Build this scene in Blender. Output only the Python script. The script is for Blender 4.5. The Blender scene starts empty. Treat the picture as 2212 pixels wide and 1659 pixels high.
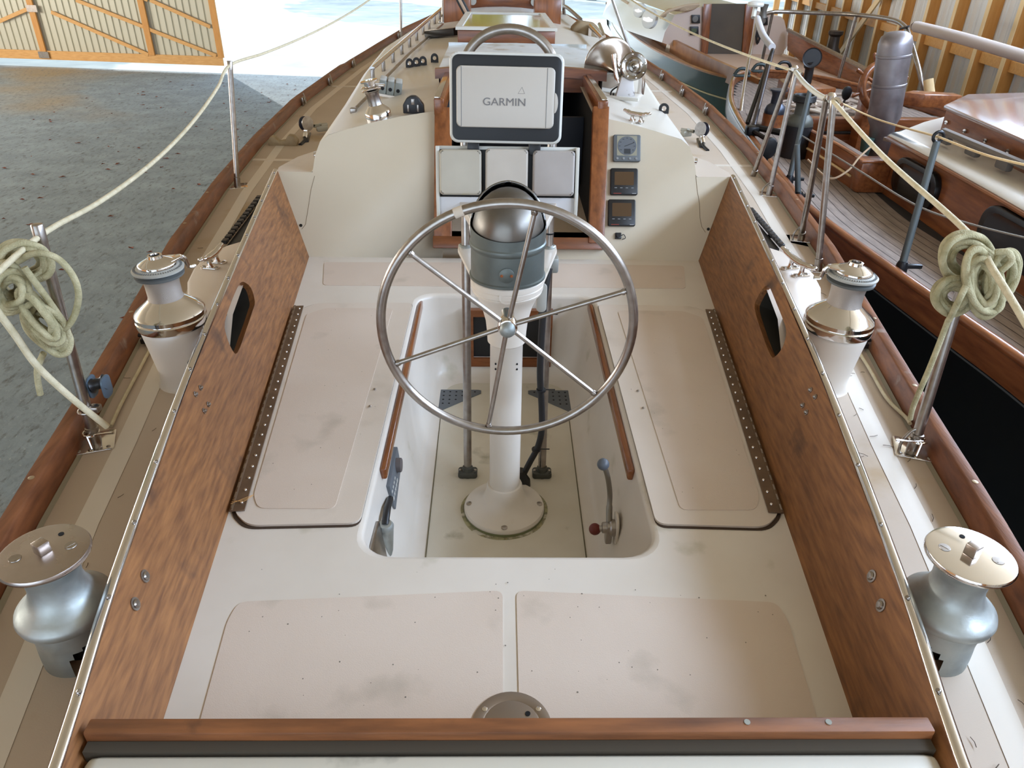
import bpy, bmesh, math, random
from mathutils import Vector as V, Matrix as M, Euler
from mathutils.geometry import tessellate_polygon
random.seed(7)
S = bpy.context.scene
COL = S.collection
# ------------------------------------------------------------ camera
PITCH, ROLL, YAW = 0.5404967310495732, 0.018689699288914587, 0.023057167064371404
CAM = V((-0.03584, 0.0, 1.48)); FPX = 1600.0
fw = V((math.sin(YAW)*math.cos(PITCH), math.cos(YAW)*math.cos(PITCH), -math.sin(PITCH)))
rt0 = V((math.cos(YAW), -math.sin(YAW), 0)); up0 = rt0.cross(fw)
rt = rt0*math.cos(ROLL)+up0*math.sin(ROLL); up = up0*math.cos(ROLL)-rt0*math.sin(ROLL)
cd = bpy.data.cameras.new('camera'); co = bpy.data.objects.new('camera', cd); COL.objects.link(co)
cd.sensor_width = 36; cd.lens = 36*FPX/2212; cd.clip_end = 300; cd.clip_start = .02
mw = M((rt, up, -fw)).transposed().to_4x4(); mw.translation = CAM; co.matrix_world = mw
S.camera = co
S.view_settings.view_transform = 'Standard'; S.view_settings.look = 'None'
S.view_settings.exposure = -0.57; S.view_settings.gamma = 1; S.view_settings.use_curve_mapping = False
# ------------------------------------------------------------ light
W = bpy.data.worlds.new('sky'); S.world = W; W.use_nodes = True
bg = W.node_tree.nodes['Background']; bg.inputs[0].default_value = (.62, .79, 1, 1); bg.inputs[1].default_value = 4.0
sd = bpy.data.lights.new('sun', 'SUN'); sd.energy = 5; sd.angle = .01; sd.color = (1, .95, .88)
so = bpy.data.objects.new('sun', sd); COL.objects.link(so)
WA = math.radians(7.5)                      # heading of the shed
wu = V((math.sin(WA), math.cos(WA), 0)); wn = V((math.cos(WA), -math.sin(WA), 0))
sdir = V((-.51, .86, 0))*math.cos(.63) + V((0, 0, math.sin(.63)))
so.rotation_euler = sdir.to_track_quat('Z', 'Y').to_euler()
def area(name, loc, look, sx, sy, e, c):
    l = bpy.data.lights.new(name, 'AREA'); l.shape = 'RECTANGLE'; l.size = sx; l.size_y = sy; l.energy = e; l.color = c
    o = bpy.data.objects.new(name, l); COL.objects.link(o); o.location = loc
    o.rotation_euler = (-V(look)).to_track_quat('Z', 'X').to_euler(); return o
GZ = -2.42; WD = 5.1; FW = 24.7; BW = -9.0; LD = -26.0; EAVE = 3.5; CLR = 2.3
def sh(d, w, z=0): return wn*d + wu*w + V((0, 0, z))
# daylight of the long eave window high in the right wall
area('eave_daylight', sh(WD-.12, 4.5, (CLR+EAVE)/2), -wn+V((0, 0, -.5)), 1.1, 14, 1750, (.56, .73, 1))
# added fill light along the left wall, brightening the studs opposite
area('left_fill', sh(LD+.4, 8, 1.6), wn+V((0, 0, -.06)), 2.2, 22, 5000, (1, .95, .86))
# daylight of the back doorway behind the camera
area('back_daylight', sh(-3, BW+.4, .6), wu+V((0, 0, -.1)), 5.5, 9, 130, (1, .93, .82))
# ------------------------------------------------------------ measuring
def ray(px, py): return (rt*((px-1106)/FPX) - up*((py-829.5)/FPX) + fw)
def az(px, py, z): d = ray(px, py); return CAM + d*((z-CAM.z)/d.z)
def ay(px, py, y): d = ray(px, py); return CAM + d*((y-CAM.y)/d.y)
def ax(px, py, x): d = ray(px, py); return CAM + d*((x-CAM.x)/d.x)
def ap(px, py, p0, n): d = ray(px, py); return CAM + d*((V(p0)-CAM).dot(n)/d.dot(n))
def af(px, py, f):
    z = f(0, 4)
    for _ in range(60):
        q = az(px, py, z); z = .5*z+.5*f(q.x, q.y)
    return az(px, py, z)
# ------------------------------------------------------------ materials
def lin(c):
    return tuple(((x/255)/12.92 if x/255 <= .04045 else ((x/255+.055)/1.055)**2.4) for x in c)+(1,)
def mat(name, col, rough=.5, metal=0, col2=None, sc=8, amt=1, stretch=None, bump=0, bsc=60, rough2=None, det=4, coat=0, trans=0, spots=None):
    m = bpy.data.materials.new(name); m.use_nodes = True; nt = m.node_tree; b = nt.nodes['Principled BSDF']
    b.inputs['Base Color'].default_value = lin(col); b.inputs['Roughness'].default_value = rough; b.inputs['Metallic'].default_value = metal
    if coat: b.inputs['Coat Weight'].default_value = coat; b.inputs['Coat Roughness'].default_value = .15
    if trans: b.inputs['Transmission Weight'].default_value = trans
    tc = nt.nodes.new('ShaderNodeTexCoord'); mp = nt.nodes.new('ShaderNodeMapping'); nt.links.new(tc.outputs['Object'], mp.inputs[0])
    if stretch: mp.inputs['Scale'].default_value = stretch
    def noise(s, d=det, raw=False):
        n = nt.nodes.new('ShaderNodeTexNoise'); n.inputs['Scale'].default_value = s; n.inputs['Detail'].default_value = d
        nt.links.new((tc.outputs['Object'] if raw else mp.outputs[0]), n.inputs['Vector']); return n
    last = None
    if col2:
        n = noise(sc); r = nt.nodes.new('ShaderNodeValToRGB')
        r.color_ramp.elements[0].color = lin(col); r.color_ramp.elements[1].color = lin(col2)
        r.color_ramp.elements[0].position = .5-.22/amt; r.color_ramp.elements[1].position = .5+.22/amt
        nt.links.new(n.outputs[0], r.inputs[0]); last = r.outputs[0]
        nt.links.new(last, b.inputs['Base Color'])
        if rough2 is not None:
            mr = nt.nodes.new('ShaderNodeMapRange'); mr.inputs['From Min'].default_value = .35; mr.inputs['From Max'].default_value = .65
            mr.inputs['To Min'].default_value = rough; mr.inputs['To Max'].default_value = rough2
            n3 = noise(sc*1.7); nt.links.new(n3.outputs[0], mr.inputs[0]); nt.links.new(mr.outputs[0], b.inputs['Roughness'])
    if spots:                                # grime: (colour, scale, threshold, softness)
        sc_, ssc, th, soft = spots
        n = noise(ssc, 8, True); r = nt.nodes.new('ShaderNodeValToRGB'); r.color_ramp.elements[0].position = th; r.color_ramp.elements[1].position = th+soft
        nt.links.new(n.outputs[0], r.inputs[0]); mx = nt.nodes.new('ShaderNodeMix'); mx.data_type = 'RGBA'
        nt.links.new(r.outputs[0], mx.inputs[0])
        if last: nt.links.new(last, mx.inputs[6])
        else: mx.inputs[6].default_value = lin(col)
        mx.inputs[7].default_value = lin(sc_); nt.links.new(mx.outputs[2], b.inputs['Base Color'])
    if bump:
        n = noise(bsc); bp = nt.nodes.new('ShaderNodeBump'); bp.inputs['Strength'].default_value = bump; bp.inputs['Distance'].default_value = .01
        nt.links.new(n.outputs[0], bp.inputs['Height']); nt.links.new(bp.outputs[0], b.inputs['Normal'])
    return m
Mt = {}
Mt['gel'] = mat('cream_gelcoat', (212, 199, 185), .42, col2=(204, 189, 173), sc=2.2, spots=((184, 170, 154), 3.1, .62, .16), bump=.04, bsc=250)
Mt['gelwhite'] = mat('white_gelcoat', (217, 208, 196), .33, col2=(208, 197, 183), sc=3, spots=((180, 172, 150), 6, .66, .14))
Mt['sole'] = mat('cockpit_sole_gelcoat', (214, 206, 190), .5, col2=(196, 186, 166), sc=3, spots=((120, 112, 80), 5, .62, .14), bump=.05, bsc=260)
Mt['nonskid'] = mat('cream_nonskid', (211, 195, 180), .6, col2=(202, 184, 167), sc=2.0, spots=((180, 166, 150), 4.3, .62, .16), bump=.12, bsc=420)
Mt['deck'] = mat('tan_deck_paint', (196, 180, 162), .62, col2=(184, 166, 146), sc=1.6, spots=((168, 140, 100), 2.3, .60, .16), bump=.05, bsc=300)
Mt['bulk'] = mat('bulkhead_gelcoat', (206, 194, 172), .42, col2=(198, 184, 160), sc=1.5, bump=.02, bsc=200)
def wood(name, a, b, axis='y', rough=.42, sc=5, coat=0, spots=None):
    st = {'y': (9, 1.1, 9), 'y2': (20, 1.2, 20), 'x': (1.1, 9, 9), 'z': (9, 9, 1.1)}[axis]
    return mat(name, a, rough, col2=b, sc=sc, stretch=st, bump=.08, bsc=22, det=6, coat=coat, spots=spots)
Mt['mahog'] = wood('weathered_mahogany', (106, 66, 36), (152, 102, 58), 'y2', .5, 4.2, spots=((76, 50, 34), 4.2, .60, .12))
Mt['mahogx'] = wood('weathered_mahogany_crosswise', (92, 56, 34), (146, 92, 54), 'x', .45, 4.2, spots=((62, 40, 30), 7, .60, .12))
Mt['rail'] = wood('oiled_mahogany_rail', (102, 60, 38), (146, 92, 58), 'y', .42, 4.5, spots=((150, 128, 116), 8, .66, .1))
Mt['teak'] = wood('varnished_teak', (104, 56, 26), (144, 86, 44), 'y', .25, 4, .4)
Mt['teakz'] = wood('varnished_teak_upright', (106, 58, 28), (150, 90, 48), 'z', .3, 4, .3)
Mt['teakx'] = wood('varnished_teak_crosswise', (92, 50, 26), (134, 78, 42), 'x', .3, 4, .3)
Mt['varn'] = wood('varnished_mahogany', (112, 62, 34), (160, 98, 56), 'y', .28, 3.5, .4)
Mt['varnx'] = wood('varnished_mahogany_crosswise', (108, 58, 32), (156, 94, 54), 'x', .28, 3.5, .4)
Mt['pine'] = wood('new_pine', (200, 138, 66), (212, 154, 84), 'z', .6, 3)
Mt['pinel'] = wood('new_pine_lengthwise', (206, 152, 86), (224, 174, 108), 'x', .6, 3)
Mt['pinepale'] = wood('pale_pine_and_lit_edge', (226, 196, 142), (236, 210, 164), 'z', .6, 3)
Mt['chrome'] = mat('polished_stainless', (222, 218, 214), .12, 1)
Mt['steel'] = mat('brushed_stainless', (176, 170, 164), .3, 1, col2=(150, 142, 134), sc=30)
Mt['worn'] = mat('worn_cast_metal', (186, 190, 186), .40, .8, col2=(140, 146, 144), sc=9, rough2=.6, bump=.05, bsc=80)
Mt['wornp'] = mat('worn_chrome_top', (196, 188, 182), .22, 1, col2=(170, 158, 150), sc=7, rough2=.34)
Mt['bronze'] = mat('aged_bronze', (122, 98, 76), .5, .5, col2=(98, 78, 60), sc=12, bump=.05)
Mt['binn'] = mat('dull_grey_painted_metal', (116, 122, 118), .38, .55, col2=(86, 92, 88), sc=6, rough2=.55, bump=.03)
Mt['black'] = mat('black_plastic', (24, 24, 26), .4)
Mt['dark'] = mat('dark_opening', (12, 11, 12), .9)
Mt['blackal'] = mat('black_anodised', (36, 36, 38), .35, .5)
Mt['grey'] = mat('grey_plastic', (96, 100, 104), .5)
Mt['rope'] = mat('weathered_rope', (196, 186, 150), .9, col2=(150, 142, 104), sc=26, bump=.5, bsc=240)
Mt['ropew'] = mat('cream_rope', (222, 210, 180), .85, col2=(198, 186, 152), sc=30, bump=.3, bsc=260)
Mt['rubber'] = mat('dark_cable', (26, 25, 26), .5)
Mt['white'] = mat('white_plastic', (214, 212, 204), .4, col2=(200, 197, 186), sc=6)
Mt['gravel'] = mat('gravel', (150, 164, 172), .95, col2=(122, 134, 142), sc=2.2, det=15, amt=.8, spots=((160, 142, 112), .13, .55, .14), bump=.8, bsc=9)
def speckle(m, sc, col, lo, hi, stretch):
    nt = m.node_tree; b = nt.nodes['Principled BSDF']; src = b.inputs['Base Color'].links[0].from_socket
    tc = nt.nodes.new('ShaderNodeTexCoord'); mp = nt.nodes.new('ShaderNodeMapping'); mp.inputs['Scale'].default_value = stretch; mp.inputs['Rotation'].default_value = (0, 0, .5)
    n = nt.nodes.new('ShaderNodeTexNoise'); n.inputs['Scale'].default_value = sc; n.inputs['Detail'].default_value = 12; n.inputs['Roughness'].default_value = .7
    r = nt.nodes.new('ShaderNodeValToRGB'); r.color_ramp.elements[0].position = lo; r.color_ramp.elements[1].position = hi
    mx = nt.nodes.new('ShaderNodeMix'); mx.data_type = 'RGBA'; mx.inputs[7].default_value = lin(col)
    nt.links.new(tc.outputs['Object'], mp.inputs[0]); nt.links.new(mp.outputs[0], n.inputs['Vector']); nt.links.new(n.outputs[0], r.inputs[0]); nt.links.new(r.outputs[0], mx.inputs[0]); nt.links.new(src, mx.inputs[6]); nt.links.new(mx.outputs[2], b.inputs['Base Color'])
speckle(Mt['gravel'], 9, (98, 102, 102), .52, .68, (1.7, .62, 1))
speckle(Mt['gravel'], 30, (196, 200, 200), .60, .74, (1.5, .7, 1))
# ------------------------------------------------------------ mesh builder
class MB:
    def __init__(s): s.b = bmesh.new()
    def poly(s, pts): return s.b.faces.new([s.b.verts.new(V(p)) for p in pts])
    def box(s, c, size, rot=None, bev=0, seg=2):
        t = bmesh.new(); bmesh.ops.create_cube(t, size=1); bmesh.ops.scale(t, vec=V(size), verts=t.verts)
        if bev: bmesh.ops.bevel(t, geom=list(t.edges), offset=bev, segments=seg, affect='EDGES', profile=.5)
        if rot is not None: bmesh.ops.transform(t, matrix=(rot.to_matrix() if not isinstance(rot, M) else rot).to_4x4(), verts=t.verts)
        bmesh.ops.translate(t, vec=V(c), verts=t.verts); s.add(t); return s
    def add(s, t):
        me = bpy.data.meshes.new('tmp'); t.to_mesh(me); t.free(); s.b.from_mesh(me); bpy.data.meshes.remove(me)
    def frame(s, d):
        d = V(d).normalized(); a = V((0, 0, 1)) if abs(d.z) < .9 else V((1, 0, 0)); x = a.cross(d).normalized(); return x, d.cross(x), d
    def lathe(s, prof, o, ax=(0, 0, 1), n=28, cap=True):
        x, y, d = s.frame(ax); o = V(o); R = []
        for r, h in prof:
            R.append([s.b.verts.new(o+d*h+(x*math.cos(2*math.pi*i/n)+y*math.sin(2*math.pi*i/n))*max(r, 1e-5)) for i in range(n)])
        for a, b in zip(R, R[1:]):
            for i in range(n): s.b.faces.new((a[i], a[(i+1) % n], b[(i+1) % n], b[i]))
        if cap:
            if prof[0][0] > 1e-4: s.b.faces.new(list(reversed(R[0])))
            if prof[-1][0] > 1e-4: s.b.faces.new(R[-1])
        return s
    def cyl(s, p0, p1, r, r1=None, n=16):
        p0, p1 = V(p0), V(p1); return s.lathe([(r, 0), (r if r1 is None else r1, (p1-p0).length)], p0, p1-p0, n)
    def tube(s, pts, r, n=10, closed=False, cap=True, flat=1.0):
        pts = [V(p) for p in pts]; k = len(pts); R = []; rr = r if isinstance(r, (list, tuple)) else [r]*k
        T = []
        for i in range(k):
            a = pts[(i-1) % k] if (closed or i) else pts[0]; b = pts[(i+1) % k] if (closed or i < k-1) else pts[-1]
            T.append((b-a).normalized())
        x = s.frame(T[0])[0]
        for i in range(k):
            x = (x - T[i]*x.dot(T[i]))
            x = x.normalized() if x.length > 1e-6 else s.frame(T[i])[0]
            y = T[i].cross(x)
            R.append([s.b.verts.new(pts[i]+(x*math.cos(2*math.pi*j/n)+y*math.sin(2*math.pi*j/n)*flat)*rr[i]) for j in range(n)])
        for i in range(k if closed else k-1):
            a, b = R[i], R[(i+1) % k]
            off = 0
            if closed and i == k-1:
                off = min(range(n), key=lambda o: (a[0].co-b[o].co).length)
            for j in range(n): s.b.faces.new((a[j], a[(j+1) % n], b[(j+1+off) % n], b[(j+off) % n]))
        if cap and not closed: s.b.faces.new(list(reversed(R[0]))); s.b.faces.new(R[-1])
        return s
    def prism(s, pts, vec, bev=0):
        t = bmesh.new(); vec = V(vec); a = [t.verts.new(V(p)) for p in pts]; f = t.faces.new(a)
        r = bmesh.ops.extrude_face_region(t, geom=[f]); vs = [g for g in r['geom'] if isinstance(g, bmesh.types.BMVert)]
        bmesh.ops.translate(t, vec=vec, verts=vs); bmesh.ops.recalc_face_normals(t, faces=t.faces)
        if bev: bmesh.ops.bevel(t, geom=list(t.edges), offset=bev, segments=2, affect='EDGES', profile=.5)
        s.add(t); return s
    def holed(s, outer, holes, vec):
        """flat plate with holes, extruded by vec"""
        vec = V(vec); loops = [[V(p) for p in outer]]+[[V(p) for p in h] for h in holes]
        n = vec.normalized(); x = (loops[0][1]-loops[0][0]).normalized(); y = n.cross(x); o = loops[0][0]
        tri = tessellate_polygon([[V(((p-o).dot(x), (p-o).dot(y), 0)) for p in l] for l in loops])
        fl = [p for l in loops for p in l]; A = [s.b.verts.new(p) for p in fl]; B = [s.b.verts.new(p+vec) for p in fl]
        for t in tri:
            try: s.b.faces.new([A[i] for i in t]); s.b.faces.new([B[i] for i in reversed(t)])
            except ValueError: pass
        k = 0
        for l in loops:
            m = len(l)
            for i in range(m): s.b.faces.new((A[k+i], A[k+(i+1) % m], B[k+(i+1) % m], B[k+i]))
            k += m
        bmesh.ops.recalc_face_normals(s.b, faces=s.b.faces); return s
    def loft(s, rows, close=False):
        R = [[s.b.verts.new(V(p)) for p in r] for r in rows]
        for a, b in zip(R, R[1:]):
            m = len(a)
            for i in range(m if close else m-1): s.b.faces.new((a[i], a[(i+1) % m], b[(i+1) % m], b[i]))
        return R
    def build(s, name, m, parent=None, smooth=40):
        b = s.b
        bmesh.ops.remove_doubles(b, verts=b.verts, dist=1e-6)
        me = bpy.data.meshes.new(name)
        if parent is not None:
            o_ = parent
            while o_.parent: o_ = o_.parent
            bmesh.ops.transform(b, matrix=o_.matrix_basis.inverted(), verts=b.verts)
        b.to_mesh(me); b.free()
        if smooth:
            me.polygons.foreach_set('use_smooth', [True]*len(me.polygons)); me.set_sharp_from_angle(angle=math.radians(smooth))
        me.materials.append(m if not isinstance(m, str) else Mt[m])
        o = bpy.data.objects.new(name, me); COL.objects.link(o); o.parent = parent; return o
def tag(o, label=None, cat=None, group=None, kind=None):
    if label: o['label'] = label
    if cat: o['category'] = cat
    if group: o['group'] = group
    if kind: o['kind'] = kind
    return o
def thing(name, label, cat, loc=(0, 0, 0), rotz=0, group=None):
    o = bpy.data.objects.new(name, None); COL.objects.link(o); o.location = V(loc); o.rotation_euler = (0, 0, rotz)
    o.matrix_basis = M.Translation(V(loc)) @ M.Rotation(rotz, 4, 'Z')
    return tag(o, label, cat, group)
def solo(name, mb, m, label, cat, group=None, smooth=40, kind=None):
    bs = [v.co for v in mb.b.verts]; c = V(((min(p.x for p in bs)+max(p.x for p in bs))/2, (min(p.y for p in bs)+max(p.y for p in bs))/2, min(p.z for p in bs)))
    bmesh.ops.translate(mb.b, vec=-c, verts=mb.b.verts); o = mb.build(name, m, None, smooth); o.location = c
    return tag(o, label, cat, group, kind)
def copy_tree(o, mx=None, parent=None):
    c = o.copy(); COL.objects.link(c); c.parent = parent
    if mx is not None: c.matrix_basis = mx
    for ch in list(o.children): copy_tree(ch, None, c)
    return c
def rrect(w, h, r, n=5):
    """rounded rectangle outline in 2-D"""
    out = []
    for cx, cy, a0 in ((w/2-r, h/2-r, 0), (-w/2+r, h/2-r, 90), (-w/2+r, -h/2+r, 180), (w/2-r, -h/2+r, 270)):
        for i in range(n+1):
            a = math.radians(a0+90*i/n); out.append((cx+r*math.cos(a), cy+r*math.sin(a)))
    return out
def spline(pts, n=8, closed=False):
    P = [V(p) for p in pts]; k = len(P); out = []
    for i in range(k if closed else k-1):
        if closed: a, b, c, d = P[(i-1) % k], P[i], P[(i+1) % k], P[(i+2) % k]
        else: a, b, c, d = P[max(i-1, 0)], P[i], P[i+1], P[min(i+2, k-1)]
        for j in range(n):
            t = j/n; out.append(.5*((2*b)+(c-a)*t+(2*a-5*b+4*c-d)*t*t+(3*b-3*c+d-a)*t**3))
    if not closed: out.append(P[-1])
    return out
def interp(tab, y):
    if y <= tab[0][0]: return tab[0][1]
    for (a, b), (c, d) in zip(tab, tab[1:]):
        if y <= c: return b+(d-b)*(y-a)/(c-a)
    return tab[-1][1]
def screw(mb, p, n, r=.006, h=.003):
    """slotted round screw head"""
    n = V(n).normalized(); mb.lathe([(r, -.001), (r, h*.5), (r*.7, h), (0, h*1.05)], p, n, 10)
# ------------------------------------------------------------ setting
def struct(name, mb, m, label=None, parent=None, smooth=0):
    o = mb.build(name, m, parent, smooth)
    if parent is None: o['kind'] = 'structure'
    if label: o['label'] = label
    return o
mb = MB(); mb.poly([sh(LD, BW, GZ), sh(WD+.3, BW, GZ), sh(WD+.3, FW, GZ), sh(LD, FW, GZ)])
fl = struct('floor', mb, 'gravel', 'grey gravel floor of the shed strewn with dead leaves')
Mt['yard'] = mat('pale_dry_yard', (212, 212, 204), .9, col2=(168, 172, 172), sc=.6, det=9, bump=.3, bsc=3)
mb = MB(); mb.poly([sh(-70, FW, GZ-.01), sh(70, FW, GZ-.01), sh(70, 140, GZ-.01), sh(-70, 140, GZ-.01)]); struct('floor_yard', mb, 'yard', 'sunlit pale yard outside the wide doorway')
mb = MB()                                    # right wall: ribbed sheet
rows = []
w = BW
Mt['sheet'] = mat('galvanised_sheet', (218, 220, 220), .4, .1)
while w < FW:
    for dw, dd in ((0, 0), (.11, 0), (.13, .03), (.15, .03), (.17, 0), (.19, 0), (.205, .02), (.22, .02), (.235, 0)):
        rows.append((w+dw, dd))
    w += .26
mb.loft([[sh(WD+d, w, GZ), sh(WD+d, w, CLR)] for w, d in rows])
wr = struct('wall_right', mb, 'sheet', 'ribbed metal wall with upright pine studs on the right')
stud_w = [ (1671, 14), (1695, 14), (1723, 14), (1753, 14), (1787, 14), (1821, 14), (1862, 14), (1903, 14), (1953, 14), (2006, 14), (2067, 14), (2138, 14), (2209, 14)]
sw = [ap(x, y, wn*(WD-.17), wn).dot(wu) for x, y in stud_w]
while sw[0] < FW-.8: sw.insert(0, sw[0]+1.15)
while sw[-1] > BW+1.2: sw.append(sw[-1]-.98)
first = None; fb = None; fe = None
RW = M((wu, wn, V((0, 0, 1)))).transposed()
for i, w in enumerate(sw):
    if i == 0:
        mb = MB(); mb.box((0, 0, 0), (.055, .165, CLR-GZ+.1), RW, .004, 1); first = o = struct('stud', mb, 'pine', parent=wr)
        mb = MB(); mb.box((0, 0, 0), (.10, .012, CLR-GZ+.1), RW, .003, 1); fe = e = struct('lit_stud_edge', mb, 'pinepale', parent=wr)  # pale strip puts light falling on the stud's inner edge into colour
    else: o = first.copy(); COL.objects.link(o); e = fe.copy(); COL.objects.link(e)
    o.location = sh(WD-.083, w+.03, (CLR+GZ)/2); e.location = sh(WD-.171, w+.03, (CLR+GZ)/2)
    if i < len(sw)-1:
        L = w-sw[i+1]
        for z in (-1.35, .215, 1.75):
            mb = MB(); mb.box(sh(WD-.05, w-L/2+.03, z), (L-.06, .09, .13), RW, .003, 1); struct('blocking', mb, 'pinel', parent=wr)
mb = MB(); a = ap(1897, 0, wn*(WD-.25), wn); b = ap(1800, 135, wn*(WD-.25), wn); d = (b-a).normalized()
mb.box((a+b)/2, (.03, (b-a).length*3.6, .14), M((wn, d, wn.cross(d))).transposed()); struct('diagonal_brace', mb, 'pinepale', parent=wr)
mb = MB()                                    # posts between the panes of the eave window
for i in range(12): mb.box(sh(WD-.08, BW+1+i*3.0, (CLR+EAVE)/2), (.12, .14, EAVE-CLR), RW)
struct('window_post', mb, 'pine', parent=wr)
mb = MB(); mb.box(sh(WD-.08, (BW+FW)/2, CLR+.05), (FW-BW, .16, .10), RW); mb.box(sh(WD-.08, (BW+FW)/2, EAVE-.05), (FW-BW, .16, .12), RW); struct('window_sill', mb, 'pinel', parent=wr)
mb = MB(); mb.poly([sh(LD, BW, GZ), sh(LD, FW, GZ), sh(LD, FW, .4), sh(LD, BW, .4)]); mb.poly([sh(LD, BW, 2.8), sh(LD, FW, 2.8), sh(LD, FW, EAVE), sh(LD, BW, EAVE)]); struct('wall_left', mb, 'pine')
mb = MB(); mb.poly([sh(LD, BW, GZ), sh(-9, BW, GZ), sh(-9, BW, EAVE+2.6), sh(LD, BW, EAVE)]); mb.poly([sh(3, BW, GZ), sh(WD, BW, GZ), sh(WD, BW, EAVE), sh(3, BW, EAVE+.6)]); struct('wall_back', mb, 'pine')
mb = MB(); md = (LD+WD)/2
mb.poly([sh(LD-.5, BW-.5, EAVE), sh(md, BW-.5, EAVE+2.6), sh(md, FW+.3, EAVE+2.6), sh(LD-.5, FW+.3, EAVE)])
mb.poly([sh(WD+.5, BW-.5, EAVE), sh(md, BW-.5, EAVE+2.6), sh(md, FW+.3, EAVE+2.6), sh(WD+.5, FW+.3, EAVE)]); struct('ceiling', mb, mat('pine_roof_boards', (206, 186, 154), .7))
mb = MB(); mb.poly([sh(LD, FW+.02, 2.9), sh(WD, FW+.02, 2.9), sh(WD, FW+.02, EAVE), sh(md, FW+.02, EAVE+2.6), sh(LD, FW+.02, EAVE)])
struct('wall_front', mb, 'pine')
# sliding door leaf at the left of the front doorway
dr = thing('door_1', None, None, sh(-16, FW, GZ)); dr['kind'] = 'structure'; dr['label'] = 'big pine-framed sliding door leaf with ribbed metal skin'
P0 = V(sh(0, FW-.05)); 
def dp(px, py): return ap(px, py, P0, wu)
q0 = dp(0, 126); q1 = dp(484, 140); dz = (q1-q0); dz.z = dz.z; de = dz.normalized()     # bottom edge direction
zb = (q0.z+q1.z)/2; xe = q1.dot(wn); xs = -22; top = 3.3
def db(mbx, d0, z0, d1, z1, wd, th=.05, off=0.0):
    a = sh(d0, FW-.06-off, z0); b = sh(d1, FW-.06-off, z1); d = (b-a).normalized(); mbx.box((a+b)/2, ((b-a).length, th, wd), M((d, wu, d.cross(wu)*-1)).transposed(), .004, 1)
mb = MB(); d = xs; rows = []
Mt['sheet2'] = mat('bone_ribbed_sheet', (196, 192, 172), .5, .1)
while d < xe-.05:
    for dw, dd in ((0, 0), (.08, 0), (.10, -.035), (.125, -.035), (.145, 0)): rows.append((min(d+dw, xe-.02), dd))
    d += .225
mb.loft([[sh(d, FW+.0-e, zb+.05), sh(d, FW+.0-e, top)] for d, e in rows]); mb.build('metal_sheet', 'sheet2', dr, 0)
mb = MB(); db(mb, xs, zb+.13, xe, zb+.13, .27); mb.build('bottom_rail', 'pinel', dr, 0)
for px in (98, 330, 478):
    d = dp(px, 118).dot(wn); mb = MB(); db(mb, d, zb+.24, d, top, .2, .06, .03); mb.build('door_post', 'pine', dr, 0)
for (a, b) in (((112, 26), (322, 118)), ((165, 0), (322, 62)), ((0, 46), (64, 18)), ((325, 0), (455, 58)), ((330, 66), (468, 120)), ((322, 62), (330, 66)), ((250, -30), (320, 0))):
    pa, pb = dp(*a), dp(*b); mb = MB(); db(mb, pa.dot(wn), pa.z, pb.dot(wn), pb.z, .11, .04, .02); mb.build('diagonal_strut', 'pinel', dr, 0)
for px, py in ((72, 18), (98, 118)):
    pa = dp(px, py); mb = MB(); mb.box(pa-wu*.08, (.36, .02, .2), M((wn, wu, V((0, 0, 1)))).transposed()); mb.build('nail_plate', 'steel', dr, 0)
# autumn trees in the yard: they dapple the ground and mirror in the forward hatch
tm = MB(); rnd = random.Random(3)
for i in range(1500):
    while True:
        q = V((rnd.uniform(-1, 1), rnd.uniform(-1, 1), rnd.uniform(-1, 1)))
        if .35 < q.length < 1: break
    q = V((q.x*3.4, q.y*3.4, q.z*4.6)); a = V((rnd.uniform(-1, 1), rnd.uniform(-1, 1), rnd.uniform(-1, 1))).normalized()*.36; b = a.cross(V((rnd.uniform(-1, 1), rnd.uniform(-1, 1), .3))).normalized()*.30
    tm.poly([q-a, q-b, q+a, q+b])
folm = mat('yellow_autumn_leaves', (196, 186, 70), .7, col2=(150, 160, 60), sc=.4)
tm.b.normal_update(); fo0 = tm.build('foliage', folm, None, 0); COL.objects.unlink(fo0)
fo0['kind'] = 'stuff'
for i, (x, y, s_) in enumerate(((-26, 33, 1), (-24, 41, 1.15), (-27, 50, 1.2), (-15, 64, 1.5), (-4, 70, 1.5), (7, 64, 1.5), (18, 70, 1.5), (29, 64, 1.4))):
    t = thing('tree', ['yellow leafed tree in the yard nearest the sliding door leaf', 'yellow leafed tree in the yard behind the one nearest the door leaf', 'yellow leafed tree in the yard, farthest of the three on the left', 'yellow tree far across the yard, leftmost of the far row', 'yellow tree far across the yard, second from left in the far row', 'yellow tree far across the yard, middle of the far row', 'yellow tree far across the yard, second from right in the far row', 'yellow tree far across the yard, rightmost of the far row'][i], 'tree', (x, y, GZ), i, 'autumn trees in the yard'); t.scale = (s_, s_, s_)
    f = fo0.copy(); COL.objects.link(f); f.parent = t; f.location = (0, 0, 7.6)
    k = MB(); k.tube([(0, 0, 0), (.1, 0, 3), (0, .1, 6), (.1, 0, 9)], [.28, .22, .16, .08], 8); o = k.build('trunk', 'grey', None); o.parent = t
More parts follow.
